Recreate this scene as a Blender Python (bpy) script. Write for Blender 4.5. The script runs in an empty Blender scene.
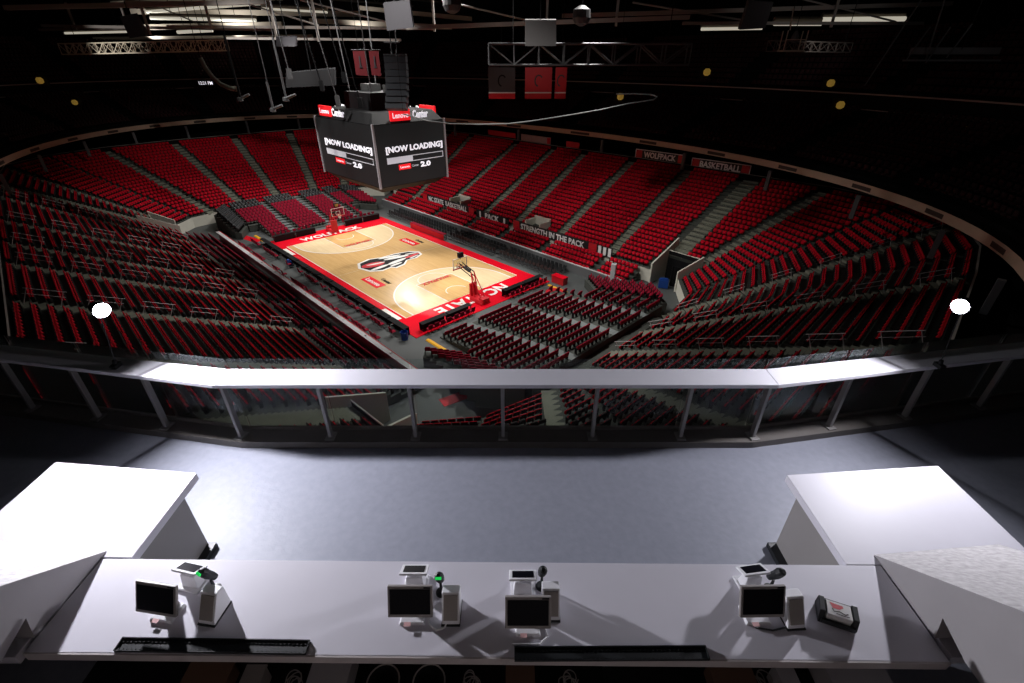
import bpy, math, random
import numpy as np
from mathutils import Matrix, Vector
random.seed(4)
S = bpy.context.scene
COL = S.collection
PI = math.pi
R = math.radians

# ------------------------------------------------------------------ frames
CAMZ = 21.555
YAW = 2.3664
CU, CV = 50.527, -28.613                       # the viewer's place on the court plan
TH = PI / 2 - YAW
_ox = -(CU * math.sin(YAW) - CV * math.cos(YAW))
_oy = -(CU * math.cos(YAW) + CV * math.sin(YAW))
COURT = Matrix.Translation((_ox, _oy, 0)) @ Matrix.Rotation(TH, 4, 'Z')


def T(x, y, z):
    return Matrix.Translation((x, y, z))


def RZ(a):
    return Matrix.Rotation(a, 4, 'Z')


def C(u, v, z=0.0, rz=0.0):
    return COURT @ T(u, v, z) @ RZ(rz)


# ------------------------------------------------------------------ materials
MATS = {}


def mat(name, col, rough=0.6, metal=0.0, var=0.08, scale=8.0, spec=0.5, bump=0.0, emit=None, estr=0.0):
    if name in MATS:
        return MATS[name]
    m = bpy.data.materials.new(name)
    m.use_nodes = True
    nt = m.node_tree
    b = nt.nodes['Principled BSDF']
    b.inputs['Roughness'].default_value = rough
    b.inputs['Metallic'].default_value = metal
    b.inputs['Specular IOR Level'].default_value = spec
    tc = nt.nodes.new('ShaderNodeTexCoord')
    nz = nt.nodes.new('ShaderNodeTexNoise')
    nz.inputs['Scale'].default_value = scale
    nz.inputs['Detail'].default_value = 4
    nt.links.new(tc.outputs['Object'], nz.inputs['Vector'])
    mx = nt.nodes.new('ShaderNodeMix')
    mx.data_type = 'RGBA'
    mx.inputs['A'].default_value = (*[c * (1 - var) for c in col], 1)
    mx.inputs['B'].default_value = (*[min(1, c * (1 + var)) for c in col], 1)
    nt.links.new(nz.outputs['Fac'], mx.inputs['Factor'])
    nt.links.new(mx.outputs['Result'], b.inputs['Base Color'])
    if bump:
        bp = nt.nodes.new('ShaderNodeBump')
        bp.inputs['Strength'].default_value = bump
        bp.inputs['Distance'].default_value = 0.01
        nt.links.new(nz.outputs['Fac'], bp.inputs['Height'])
        nt.links.new(bp.outputs['Normal'], b.inputs['Normal'])
    if emit:
        b.inputs['Emission Color'].default_value = (*emit, 1)
        b.inputs['Emission Strength'].default_value = estr
    MATS[name] = m
    return m


def glass_mat():
    m = bpy.data.materials.new('clear_glass')
    m.use_nodes = True
    nt = m.node_tree
    nt.nodes.clear()
    o = nt.nodes.new('ShaderNodeOutputMaterial')
    t = nt.nodes.new('ShaderNodeBsdfTransparent')
    t.inputs['Color'].default_value = (0.90, 0.94, 0.93, 1)
    g = nt.nodes.new('ShaderNodeBsdfGlossy')
    g.inputs['Roughness'].default_value = 0.05
    d = nt.nodes.new('ShaderNodeBsdfDiffuse')
    d.inputs['Color'].default_value = (0.6, 0.65, 0.7, 1)
    f = nt.nodes.new('ShaderNodeFresnel')
    f.inputs['IOR'].default_value = 1.18
    m1 = nt.nodes.new('ShaderNodeMixShader')
    m2 = nt.nodes.new('ShaderNodeMixShader')
    m2.inputs['Fac'].default_value = 0.018
    nt.links.new(f.outputs[0], m1.inputs[0])
    nt.links.new(t.outputs[0], m1.inputs[1])
    nt.links.new(g.outputs[0], m1.inputs[2])
    nt.links.new(m1.outputs[0], m2.inputs[1])
    nt.links.new(d.outputs[0], m2.inputs[2])
    nt.links.new(m2.outputs[0], o.inputs['Surface'])
    return m


def wood_mat(name, c1, c2):
    m = bpy.data.materials.new(name)
    m.use_nodes = True
    nt = m.node_tree
    b = nt.nodes['Principled BSDF']
    b.inputs['Roughness'].default_value = 0.22
    tc = nt.nodes.new('ShaderNodeTexCoord')
    br = nt.nodes.new('ShaderNodeTexBrick')
    br.inputs['Scale'].default_value = 1.0
    br.inputs['Brick Width'].default_value = 2.4
    br.inputs['Row Height'].default_value = 0.12
    br.inputs['Mortar Size'].default_value = 0.0
    br.inputs['Color1'].default_value = (*c1, 1)
    br.inputs['Color2'].default_value = (*c2, 1)
    nt.links.new(tc.outputs['Object'], br.inputs['Vector'])
    nt.links.new(br.outputs['Color'], b.inputs['Base Color'])
    return m


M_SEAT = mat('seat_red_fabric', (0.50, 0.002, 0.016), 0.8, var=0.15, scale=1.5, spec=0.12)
M_BACK = mat('seat_black_shell', (0.010, 0.008, 0.009), 0.7, spec=0.2)
M_ARM = mat('seat_black_arm', (0.012, 0.011, 0.012), 0.7, spec=0.2)
M_MAROON = mat('seat_maroon_fabric', (0.24, 0.004, 0.022), 0.8, var=0.15, scale=1.5, spec=0.15)
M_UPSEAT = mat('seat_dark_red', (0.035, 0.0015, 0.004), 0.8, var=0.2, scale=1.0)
M_BLACKCH = mat('chair_black_vinyl', (0.02, 0.022, 0.024), 0.45)
M_CHLEG = mat('chair_grey_leg', (0.04, 0.045, 0.045), 0.4, 0.6)
M_CONC = mat('concrete_dark', (0.055, 0.060, 0.052), 0.85, var=0.3, scale=1.2)
M_STEP = mat('concrete_step', (0.20, 0.205, 0.16), 0.85, var=0.25, scale=1.5)
M_FLOORC = mat('arena_concrete', (0.085, 0.092, 0.092), 0.6, var=0.15, scale=0.7)
M_CREAM = mat('cream_wall', (0.62, 0.60, 0.52), 0.7, var=0.08, scale=1.0)
M_WHITE = mat('white_board', (0.62, 0.63, 0.64), 0.5)
M_RED = mat('court_red', (0.72, 0.004, 0.018), 0.25, var=0.05)
M_SIGNRED = mat('sign_red', (0.55, 0.01, 0.02), 0.5)
M_SIGNBLK = mat('sign_black', (0.012, 0.012, 0.014), 0.5)
M_SIGNWHT = mat('sign_white', (0.78, 0.78, 0.78), 0.5)
M_LINE = mat('court_white_paint', (0.80, 0.78, 0.74), 0.25)
M_WOOD = wood_mat('maple_tan', (0.63, 0.40, 0.17), (0.56, 0.345, 0.14))
M_WOODL = wood_mat('maple_pale', (0.74, 0.57, 0.35), (0.68, 0.52, 0.31))
M_BLKMAT = mat('black_paint', (0.008, 0.008, 0.009), 0.6, spec=0.15)
M_DARK = mat('dark_steel', (0.007, 0.007, 0.008), 0.6, 0.1, spec=0.2)
M_DUSK = mat('roof_dark', (0.008, 0.0075, 0.008), 0.9, var=0.4, scale=0.4, spec=0.1)
M_RIM = mat('fascia_tan', (0.58, 0.43, 0.32), 0.6, var=0.15, scale=0.8)
M_STEEL = mat('rig_grey_steel', (0.09, 0.09, 0.095), 0.55, 0.2)
M_PANELG = mat('speaker_grey', (0.055, 0.052, 0.060), 0.7)
M_YEL = mat('yellow_ramp', (0.85, 0.42, 0.01), 0.5)
M_BLUE = mat('blue_plastic', (0.01, 0.06, 0.30), 0.5)
M_SCREEN = mat('scoreboard_screen', (0.012, 0.012, 0.013), 0.35, emit=(0.9, 0.95, 0.95), estr=0.009)
M_LETW = mat('lit_white', (0.8, 0.8, 0.8), 0.5, emit=(0.88, 0.85, 0.95), estr=0.75)
M_LETG = mat('lit_grey', (0.5, 0.5, 0.5), 0.5, emit=(0.6, 0.58, 0.68), estr=0.45)
M_LETR = mat('lit_red', (0.6, 0.02, 0.02), 0.5, emit=(0.85, 0.012, 0.02), estr=0.85)
M_EDGE = mat('pale_edge_trim', (0.5, 0.48, 0.52), 0.35, 0.3)
M_NET = mat('net_white', (0.7, 0.7, 0.7), 0.7)
M_ORANGE = mat('rim_orange', (0.75, 0.12, 0.02), 0.4)
M_AMBER = mat('amber_lamp', (0.4, 0.26, 0.06), 0.5, emit=(0.75, 0.46, 0.08), estr=0.16)
M_STRIP = mat('roof_edge_glow', (0.8, 0.8, 0.7), 0.5, emit=(0.95, 0.88, 0.72), estr=0.42)  # emission stands in for light falling on the roof edge
# deck
M_DECK = mat('deck_epoxy', (0.225, 0.235, 0.28), 0.52, var=0.14, scale=13.0, bump=0.3, spec=0.3)
M_TOP = mat('white_laminate', (0.65, 0.635, 0.70), 0.5, var=0.03, scale=5, spec=0.3)
M_TOPEDGE = mat('laminate_edge', (0.48, 0.44, 0.44), 0.5)
M_CAB = mat('grey_panel', (0.26, 0.245, 0.24), 0.6, var=0.07, scale=3)
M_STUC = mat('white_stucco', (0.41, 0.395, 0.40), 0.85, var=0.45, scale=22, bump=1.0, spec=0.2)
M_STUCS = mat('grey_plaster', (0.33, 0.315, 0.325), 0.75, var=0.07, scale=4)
M_KERB = mat('kerb_metal', (0.10, 0.09, 0.082), 0.55, var=0.15)
M_POST = mat('brushed_steel', (0.22, 0.21, 0.205), 0.45, 0.3)
M_RAIL = mat('rail_top_white', (0.66, 0.65, 0.70), 0.30, var=0.03, scale=4)
M_BEZEL = mat('bezel_grey', (0.24, 0.22, 0.215), 0.5)
M_SCR = mat('screen_black', (0.004, 0.004, 0.007), 0.3, spec=0.08)
M_PLW = mat('white_plastic', (0.72, 0.72, 0.75), 0.4)
M_PLG = mat('grey_plastic', (0.25, 0.225, 0.21), 0.5)
M_RUB = mat('black_rubber', (0.008, 0.010, 0.012), 0.5)
M_GREEN = mat('green_led', (0.0, 0.5, 0.1), 0.4, emit=(0.02, 0.8, 0.12), estr=0.6)
M_LAMP = mat('lamp_face', (1, 1, 1), 0.4, emit=(0.93, 0.92, 1.0), estr=6200.0)
M_LAMPR = mat('lamp_face_dimmer', (1, 1, 1), 0.4, emit=(0.93, 0.92, 1.0), estr=2700.0)
M_GLASS = glass_mat()
M_BRN = mat('brown_carton', (0.12, 0.06, 0.035), 0.8)
M_PAPER = mat('paper_white', (0.75, 0.73, 0.72), 0.7)


# ------------------------------------------------------------------ mesh builder
class MB:
    def __init__(s):
        s.v, s.f, s.m = [], [], []

    def quad(s, pts, m=0):
        b = len(s.v)
        s.v += [tuple(p) for p in pts]
        s.f.append(tuple(range(b, b + len(pts))))
        s.m.append(m)
        return s

    def box(s, c, d, m=0, M=None, top=None):
        """box centred at c, size d; top = (sx, sy) scale of its upper face"""
        b = len(s.v)
        tx, ty = top or (1, 1)
        for z in (-.5, .5):
            kx, ky = (tx, ty) if z > 0 else (1, 1)
            for x, y in ((-.5, -.5), (.5, -.5), (.5, .5), (-.5, .5)):
                p = Vector((x * d[0] * kx, y * d[1] * ky, z * d[2]))
                if M:
                    p = M @ p
                s.v.append((p.x + c[0], p.y + c[1], p.z + c[2]))
        for q in ((0, 3, 2, 1), (4, 5, 6, 7), (0, 1, 5, 4), (1, 2, 6, 5), (2, 3, 7, 6), (3, 0, 4, 7)):
            s.f.append(tuple(b + i for i in q))
            s.m.append(m)
        return s

    def loft(s, a, c, m=0, caps=True):
        """two equal rings of points"""
        b, n = len(s.v), len(a)
        s.v += [tuple(p) for p in a] + [tuple(p) for p in c]
        for i in range(n):
            j = (i + 1) % n
            s.f.append((b + i, b + j, b + n + j, b + n + i))
            s.m.append(m)
        if caps:
            s.f.append(tuple(b + i for i in reversed(range(n))))
            s.f.append(tuple(b + n + i for i in range(n)))
            s.m += [m, m]
        return s

    def tube(s, p, q, r, n=8, m=0, r2=None):
        p, q = Vector(p), Vector(q)
        d = (q - p).normalized()
        a = d.orthogonal().normalized()
        b = d.cross(a)
        r2 = r if r2 is None else r2
        cs = [(math.cos(2 * PI * i / n), math.sin(2 * PI * i / n)) for i in range(n)]
        return s.loft([p + a * (r * x) + b * (r * y) for x, y in cs], [q + a * (r2 * x) + b * (r2 * y) for x, y in cs], m)

    def path(s, pts, r, n=6, m=0):
        for a, b in zip(pts, pts[1:]):
            s.tube(a, b, r, n, m)
        return s

    def lathe(s, prof, n=20, m=0, c=(0, 0, 0)):
        b = len(s.v)
        for r, z in prof:
            for i in range(n):
                a = 2 * PI * i / n
                s.v.append((c[0] + r * math.cos(a), c[1] + r * math.sin(a), c[2] + z))
        for k in range(len(prof) - 1):
            for i in range(n):
                j = (i + 1) % n
                s.f.append((b + k * n + i, b + k * n + j, b + (k + 1) * n + j, b + (k + 1) * n + i))
                s.m.append(m)
        s.f.append(tuple(b + i for i in reversed(range(n))))
        s.f.append(tuple(b + (len(prof) - 1) * n + i for i in range(n)))
        s.m += [m, m]
        return s

    def xprism(s, prof, x0, x1, m=0):
        """(y,z) outline extruded along x"""
        return s.loft([(x0, y, z) for y, z in prof], [(x1, y, z) for y, z in prof], m)

    def plate(s, poly, z0, z1, m=0):
        """(x,y) outline extruded along z"""
        return s.loft([(x, y, z0) for x, y in poly], [(x, y, z1) for x, y in poly], m)

    def mesh(s, name, mats):
        me = bpy.data.meshes.new(name)
        me.from_pydata(s.v, [], s.f)
        for mm in (mats if isinstance(mats, (list, tuple)) else [mats]):
            me.materials.append(mm)
        me.polygons.foreach_set('material_index', s.m)
        me.validate()
        me.update()
        return me


def link(name, me, parent=None, M=None, bevel=0.0):
    o = bpy.data.objects.new(name, me)
    COL.objects.link(o)
    if parent is not None:
        o.parent = parent
    if M is not None:
        o.matrix_basis = M
    if bevel:
        b = o.modifiers.new('Bevel', 'BEVEL')
        b.width = bevel
        b.segments = 2
        b.limit_method = 'ANGLE'
    return o


def part(name, mb, mats, parent, bevel=0.0, label=None, M=None):
    o = link(name, mb.mesh(name, mats), parent, M, bevel)
    if label:
        o['label'] = label
    return o


def tag(o, label, cat, group=None):
    o['label'] = label
    o['category'] = cat
    if group:
        o['group'] = group
    return o


def thing(name, label, cat, M, group=None):
    return tag(link(name, None, None, M), label, cat, group)


def solo(name, mb, mats, label, cat, M, group=None, bevel=0.0):
    return tag(link(name, mb.mesh(name, mats), None, M, bevel), label, cat, group)


def struct(name, mb, mats, M=None, parent=None, bevel=0.0):
    o = link(name, mb.mesh(name, mats), parent, M, bevel)
    o['kind'] = 'structure'
    return o


def copy_tree(o, parent=None):
    c = o.copy()
    COL.objects.link(c)
    if parent is not None:
        c.parent = parent
    for ch in list(o.children):
        copy_tree(ch, c)
    return c


def nth(n):
    return '%d%s' % (n, 'th' if 10 <= n % 100 <= 20 else {1: 'st', 2: 'nd', 3: 'rd'}.get(n % 10, 'th'))


def lettering(body, parent, m, c, ax, ay, w, h, depth=0.02, bold=0.012, name='lettering', M=None):
    """raised letters centred at c, fitted in w x h along axes ax (reading) and ay (up)"""
    cu = bpy.data.curves.new('txt', 'FONT')
    cu.body = body
    cu.size = 1
    cu.offset = bold
    cu.extrude = 0.02
    cu.resolution_u = 2
    ob = bpy.data.objects.new('txt', cu)
    me = bpy.data.meshes.new_from_object(ob)
    bpy.data.objects.remove(ob)
    bpy.data.curves.remove(cu)
    me.name = name
    n = len(me.vertices)
    co = np.empty(n * 3, np.float32)
    me.vertices.foreach_get('co', co)
    co = co.reshape(-1, 3)
    lo, hi = co.min(0), co.max(0)
    ax, ay = Vector(ax).normalized(), Vector(ay).normalized()
    az = ax.cross(ay)
    q = (co - (lo + hi) / 2) / np.maximum(hi - lo, 1e-6)
    out = np.array(c)[None] + np.outer(q[:, 0] * w, ax) + np.outer(q[:, 1] * h, ay) + np.outer((q[:, 2]) * depth, az)
    me.vertices.foreach_set('co', out.astype(np.float32).ravel())
    me.materials.clear()
    me.materials.append(m)
    me.update()
    return link(name, me, parent, M)


def merged(name, mb, xf, mats, M):
    """one mesh holding a template at many placements xf = rows (x, y, z, rotz, sx)"""
    V = np.array(mb.v, np.float32)
    F = mb.f
    xf = np.array(xf, np.float32)
    n, k = len(xf), len(V)
    c, s_ = np.cos(xf[:, 3])[:, None], np.sin(xf[:, 3])[:, None]
    X = V[None, :, 0] * c - V[None, :, 1] * s_ + xf[:, 0][:, None]
    Y = V[None, :, 0] * s_ + V[None, :, 1] * c + xf[:, 1][:, None]
    Zz = V[None, :, 2] + xf[:, 2][:, None]
    co = np.stack([X, Y, Zz], 2).reshape(-1)
    ln = np.array([len(f) for f in F], np.int32)
    li = np.concatenate([np.array(f, np.int32) for f in F])
    L = (li[None] + (np.arange(n, dtype=np.int32) * k)[:, None]).ravel()
    tot = np.tile(ln, n)
    st = np.concatenate([[0], np.cumsum(tot)[:-1]]).astype(np.int32)
    me = bpy.data.meshes.new(name)
    me.vertices.add(n * k)
    me.vertices.foreach_set('co', co)
    me.loops.add(len(L))
    me.loops.foreach_set('vertex_index', L)
    me.polygons.add(len(tot))
    me.polygons.foreach_set('loop_start', st)
    me.polygons.foreach_set('loop_total', tot)
    me.polygons.foreach_set('material_index', np.tile(np.array(mb.m, np.int32), n))
    for mm in mats:
        me.materials.append(mm)
    me.update(calc_edges=True)
    return link(name, me, None, M)


CP, SP = math.cos(0.538), math.sin(0.538)


def view(w):
    """where a world point falls in the 1024x683 frame, and its distance"""
    x, y, z = w[0], w[1], w[2] - CAMZ
    d = y * CP - z * SP
    if d < 1:
        return -9e9, -9e9, 1e9
    return 512 + 470 * x / d, 341.5 - 470 * (y * SP + z * CP) / d, d


# ================================================================== ARENA FLOOR
mb = MB().plate([(-36, -20), (36, -20), (36, 20), (-36, 20)], -0.2, -0.05)
struct('floor', mb, M_FLOORC, COURT)

# hardwood court: red apron, tan and pale maple, paint
mb = MB()
mb.plate([(-18.2, -9.1), (18.2, -9.1), (18.2, 9.1), (-18.2, 9.1)], -0.05, 0.0, 0)
mb.plate([(-14.325, -7.62), (14.325, -7.62), (14.325, 7.62), (-14.325, 7.62)], -0.01, 0.012, 1)


def arc(cx, cy, r, a0, a1, n=28):
    return [(cx + r * math.cos(a0 + (a1 - a0) * i / n), cy + r * math.sin(a0 + (a1 - a0) * i / n)) for i in range(n + 1)]


def band(mb, pts, w, z, m, closed=False):
    P = [Vector((p[0], p[1], 0)) for p in pts]
    n = len(P)
    L, Rr = [], []
    for i in range(n):
        a = P[i - 1] if (i or closed) else P[i]
        b = P[(i + 1) % n] if (i < n - 1 or closed) else P[i]
        d = (b - a).normalized()
        q = Vector((-d.y, d.x, 0)) * w / 2
        L.append(P[i] + q)
        Rr.append(P[i] - q)
    for i in range(n if closed else n - 1):
        j = (i + 1) % n
        mb.quad([(Rr[i].x, Rr[i].y, z), (Rr[j].x, Rr[j].y, z), (L[j].x, L[j].y, z), (L[i].x, L[i].y, z)], m)


for e in (-1, 1):
    bx = e * (14.325 - 1.575)
    a = math.acos(6.6 / 6.75)
    pa = arc(bx, 0, 6.75, PI / 2 - 0.0, -PI / 2 + 0.0, 36)
    if e > 0:
        pa = [(2 * bx - x, y) for x, y in pa]
    poly = [(e * 14.325, 6.75)] + pa + [(e * 14.325, -6.75)]
    if e > 0:
        poly = poly[::-1]
    mb.quad([(x, y, 0.022) for x, y in reversed(poly)], 2)
    band(mb, [(e * 14.325, 6.75)] + pa + [(e * 14.325, -6.75)], 0.14, 0.032, 3)
    k = [(e * 14.325, -2.44), (e * 8.53, -2.44), (e * 8.53, 2.44), (e * 14.325, 2.44)]
    mb.quad([(x, y, 0.034) for x, y in (k if e < 0 else k[::-1])][::-1], 1)
    band(mb, k, 0.1, 0.044, 3)
    band(mb, arc(e * 8.53, 0, 1.83, PI / 2, PI / 2 + e * PI, 24), 0.08, 0.046, 3)
    band(mb, arc(bx, 0, 1.22, PI / 2, PI / 2 + e * PI, 20), 0.08, 0.048, 3)
band(mb, [(0, -7.62), (0, 7.62)], 0.08, 0.03, 2)
band(mb, [(-14.325, -7.62), (14.325, -7.62), (14.325, 7.62), (-14.325, 7.62)], 0.10, 0.026, 3, True)
court = struct('floor.001', mb, [M_RED, M_WOOD, M_WOODL, M_LINE], COURT)
lettering('WOLFPACK', court, M_LINE, (-15.6, -0.6, 0.03), (0, 1, 0), (-1, 0, 0), 9.0, 1.4, bold=0.03)
lettering('NC STATE', court, M_LINE, (15.6, 0.0, 0.03), (0, -1, 0), (1, 0, 0), 9.4, 1.7, bold=0.03)
lettering('WOLFPACK', court, M_SIGNRED, (8.95, 0, 0.06), (0, -1, 0), (1, 0, 0), 3.9, 0.65, bold=0.03)
lettering('WOLFPACK', court, M_SIGNRED, (-8.95, 0, 0.06), (0, 1, 0), (-1, 0, 0), 3.9, 0.65, bold=0.03)
for (u, v) in ((4.35, -5.4), (-4.5, 5.35)):
    mb = MB().plate([(u - 1.75, v - 0.62), (u + 1.75, v - 0.62), (u + 1.75, v + 0.62), (u - 1.75, v + 0.62)], 0.013, 0.035)
    part('floor_decal', mb, M_RED, court, label='red box decal with white lettering')
    lettering('Lenovo', court, M_LINE, (u, v, 0.05), (1, 0, 0), (0, 1, 0), 2.7, 0.62, bold=0.02)
    lettering('Center', court, M_BLKMAT, (u + 0.85, v + 1.2, 0.04), (1, 0, 0), (0, 1, 0), 1.9, 0.5, bold=0.02)
for u in (12.6, -12.2):
    mb = MB().plate([(u - 1.5, -8.6), (u + 1.5, -8.6), (u + 1.5, -7.95), (u - 1.5, -7.95)], 0.0, 0.02)
    part('floor_decal', mb, M_LINE, court, label='white strip decal on the red apron')
# centre mark: plain generic emblem of black, red and white slanted bars inside a white-edged oval
mb = MB()
ov = [(-.5, -4.6), (-2.0, -3.9), (-2.5, -2.2), (-1.9, -.6), (-1.9, 1.3), (-1.3, 3.2), (-.3, 4.1), (.8, 3.8), (1.4, 2.6), (1.3, 1.2), (2.3, .2), (2.6, -1.2), (2.0, -1.5), (2.2, -2.9), (1.4, -4.1)]
mb.quad([(x, y, .033) for x, y in ov], 0)
mb.quad([(x * .88, y * .93 - .02, .045) for x, y in ov], 1)
for (cx, cy, rx, ry, tw, mi) in ((-.3, -2.7, .75, 1.45, -.18, 2), (-.35, -2.3, .2, 1.2, -.18, 0), (1.05, -2.6, .3, 1.3, .10, 0), (-1.25, .2, .28, 1.5, -.22, 0), (-.45, .7, .34, 1.7, -.20, 0),
                                 (.75, .0, .34, 1.5, .16, 0), (1.55, -.6, .22, .9, .1, 0), (.35, 2.5, .26, 1.25, .14, 2), (-.35, 2.9, .18, .9, -.3, 0), (.85, 2.5, .14, .8, .2, 0)):
    mb.quad([(cx + rx * math.cos(q) * math.cos(tw) - ry * math.sin(q) * math.sin(tw), cy + rx * math.cos(q) * math.sin(tw) + ry * math.sin(q) * math.cos(tw), .056 + .006 * (mi == 0)) for q in [2 * PI * i / 16 for i in range(16)]], mi)
part('floor_emblem', mb, [M_LINE, M_BLKMAT, M_SIGNRED, M_LINE], court, label='jagged emblem of black, red and white slanted strokes')

# ================================================================== SEATING BOWL
# breakpoints of the bowl: (inner point, outer point, kind) kind a = stair aisle, k = corner of a row, w = wide aisle
NR = 24


def side(vs):
    sg = 1 if vs > 0 else -1
    us = [(-26.3, -28.4, 'a'), (-19.5, -22.2, 'a'), (-11, -10.2, 'a'), (-2.6, -1.8, 'a'), (4.2, 4.3, 'a'), (12, 12.7, 'a'), (20.3, 21.2, 'a'), (26.3, 28.5, 'a')]
    o = [((a, 17 * sg), (b, (32.1 if abs(b) < 25 else 31.8) * sg), k) for a, b, k in us]
    return o


BP = []
BP += side(1)
BP += [((29.6, 16.8), (37.2, 31.5), 'a'), ((32.4, 13.0), (44.2, 29.8), 'k'), ((33.2, 7.6), (48.8, 25.0), 'a'), ((33.4, 5.6), (50.6, 18.6), 'k'), ((33.2, 3.5), (51, 11.8), 'a'),
       ((33.2, -0.9), (51.2, 0.0), 'a'), ((33.2, -4.2), (51, -11.8), 'a'), ((33.3, -6.0), (50.6, -18.4), 'k'), ((33.2, -8.0), (49.4, -24.4), 'a'),
       ((32.2, -13.2), (44.4, -29.6), 'k'), ((29.6, -16.8), (37.2, -31.5), 'a')]
BP += side(-1)[::-1]
BP += [((-29.8, -16.8), (-40.5, -30.6), 'a'), ((-32.6, -14.0), (-46.5, -26.0), 'k'), ((-33.2, -11.0), (-49.6, -19.2), 'a'), ((-33.2, -6.2), (-51, -9.6), 'a'), ((-33.2, -0.6), (-51.2, 0.0), 'a'),
       ((-33.2, 5.6), (-51, 10.0), 'a'), ((-33.2, 11.0), (-49.6, 19.2), 'a'), ((-32.6, 14.0), (-46.5, 26.0), 'k'), ((-29.8, 16.8), (-40.5, 30.6), 'a')]
NB = len(BP)
Z0, Z1 = 1.5, 9.2


def bp(i, s):
    a, b, _ = BP[i % NB]
    return Vector((a[0] + (b[0] - a[0]) * s, a[1] + (b[1] - a[1]) * s, 0))


def is_vom(i):
    """facets that hold the corner tunnels"""
    a, b = BP[i][0], BP[(i + 1) % NB][0]
    return abs(a[1]) > 16 and abs(b[1]) > 16 and 26 < abs(a[0]) < 30 and 26 < abs(b[0]) < 30


VROW = 4
terr, steps = MB(), MB()
SEATS = []                                     # (u, v, z, rot, facet, row, number, count)
for i in range(NB):
    j = (i + 1) % NB
    vom = is_vom(i)
    for k in range(NR):
        s0, s1 = k / NR, (k + 1) / NR
        z = Z0 + (Z1 - Z0) * k / (NR - 1)
        zl = z - (Z1 - Z0) / (NR - 1) if k else 0.0
        if vom and k < VROW:
            continue
        if vom and k == VROW:
            zl = z - 0.4
        a0, b0, a1, b1 = bp(i, s0), bp(j, s0), bp(i, s1), bp(j, s1)
        terr.quad([(a0.x, a0.y, z), (a1.x, a1.y, z), (b1.x, b1.y, z), (b0.x, b0.y, z)], 0)
        terr.quad([(a0.x, a0.y, zl), (a0.x, a0.y, z), (b0.x, b0.y, z), (b0.x, b0.y, zl)], 1 if k == 0 else 0)
        if vom:
            # the corner wide stairway above the tunnel: steps only
            g_first = abs(BP[i][0][0]) < 28
            e0, e1 = (a0, a1) if g_first else (b0, b1)
            d0, d1 = ((b0 - a0) if g_first else (a0 - b0)), ((b1 - a1) if g_first else (a1 - b1))
            e2, e3 = e0 + d0.normalized() * min(1.8, d0.length), e1 + d1.normalized() * min(1.8, d1.length)
            steps.loft([(p.x, p.y, z - .1) for p in (e0, e1, e3, e2)], [(p.x, p.y, z + .02) for p in (e0, e1, e3, e2)], 0)
            em, en = (e0 + e1) / 2, (e2 + e3) / 2
            steps.loft([(p.x, p.y, z - .1) for p in (em, e1, e3, en)], [(p.x, p.y, z + .2) for p in (em, e1, e3, en)], 0)
        # seats on the chord, backs towards the outer edge
        sm = s0 + (s1 - s0) * 0.60
        p, q = bp(i, sm), bp(j, sm)
        d = q - p
        L = d.length
        d.normalize()
        ga = 0.62 if BP[i][2] == 'a' else 0.05
        gb = 0.62 if BP[j][2] == 'a' else 0.05
        if vom:
            ga, gb = (1.95, .62) if abs(BP[i][0][0]) < 28 else (.62, 1.95)
        n = int((L - ga - gb) / 0.54)
        if n < 1:
            continue
        off = (L - ga - gb - n * 0.54) / 2 + ga
        inw = Vector((d.y, -d.x, 0))
        if inw.dot(-(p + q)) < 0:
            inw = -inw
        rot = math.atan2(inw.y, inw.x) - PI / 2
        for t in range(n):
            c = p + d * (off + 0.54 * (t + 0.5))
            if c.y > 0 and k < 3 and (abs(c.x + 8.6) < 1.75 or abs(c.x - 8.0) < 1.75):
                continue
            SEATS.append((c.x, c.y, z, rot, i, k, t + 1, n))
    # stair treads at this breakpoint
    if BP[i][2] == 'a':
        for k in range(NR):
            if (is_vom(i) or is_vom(i - 1)) and (k < VROW or abs(BP[i][0][0]) < 28):
                continue
            z = Z0 + (Z1 - Z0) * k / (NR - 1)
            c0, c1 = bp(i, k / NR), bp(i, (k + 1) / NR)
            ax = (c1 - c0)
            ln = ax.length
            ax.normalize()
            rt = Vector((-ax.y, ax.x, 0)) * 0.55
            for (f0, f1, zz) in ((0, 1, z + 0.015), (0.5, 1, z + 0.2)):
                A, B = c0 + ax * ln * f0, c0 + ax * ln * f1
                lo = [A - rt, A + rt, B + rt, B - rt]
                steps.loft([(p.x, p.y, z - 0.02) for p in lo], [(p.x, p.y, zz) for p in lo], 0)
ot = struct('stand_terrace', terr, [M_CONC, M_CREAM], COURT)
struct('stand_steps', steps, M_STEP, COURT)

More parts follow.
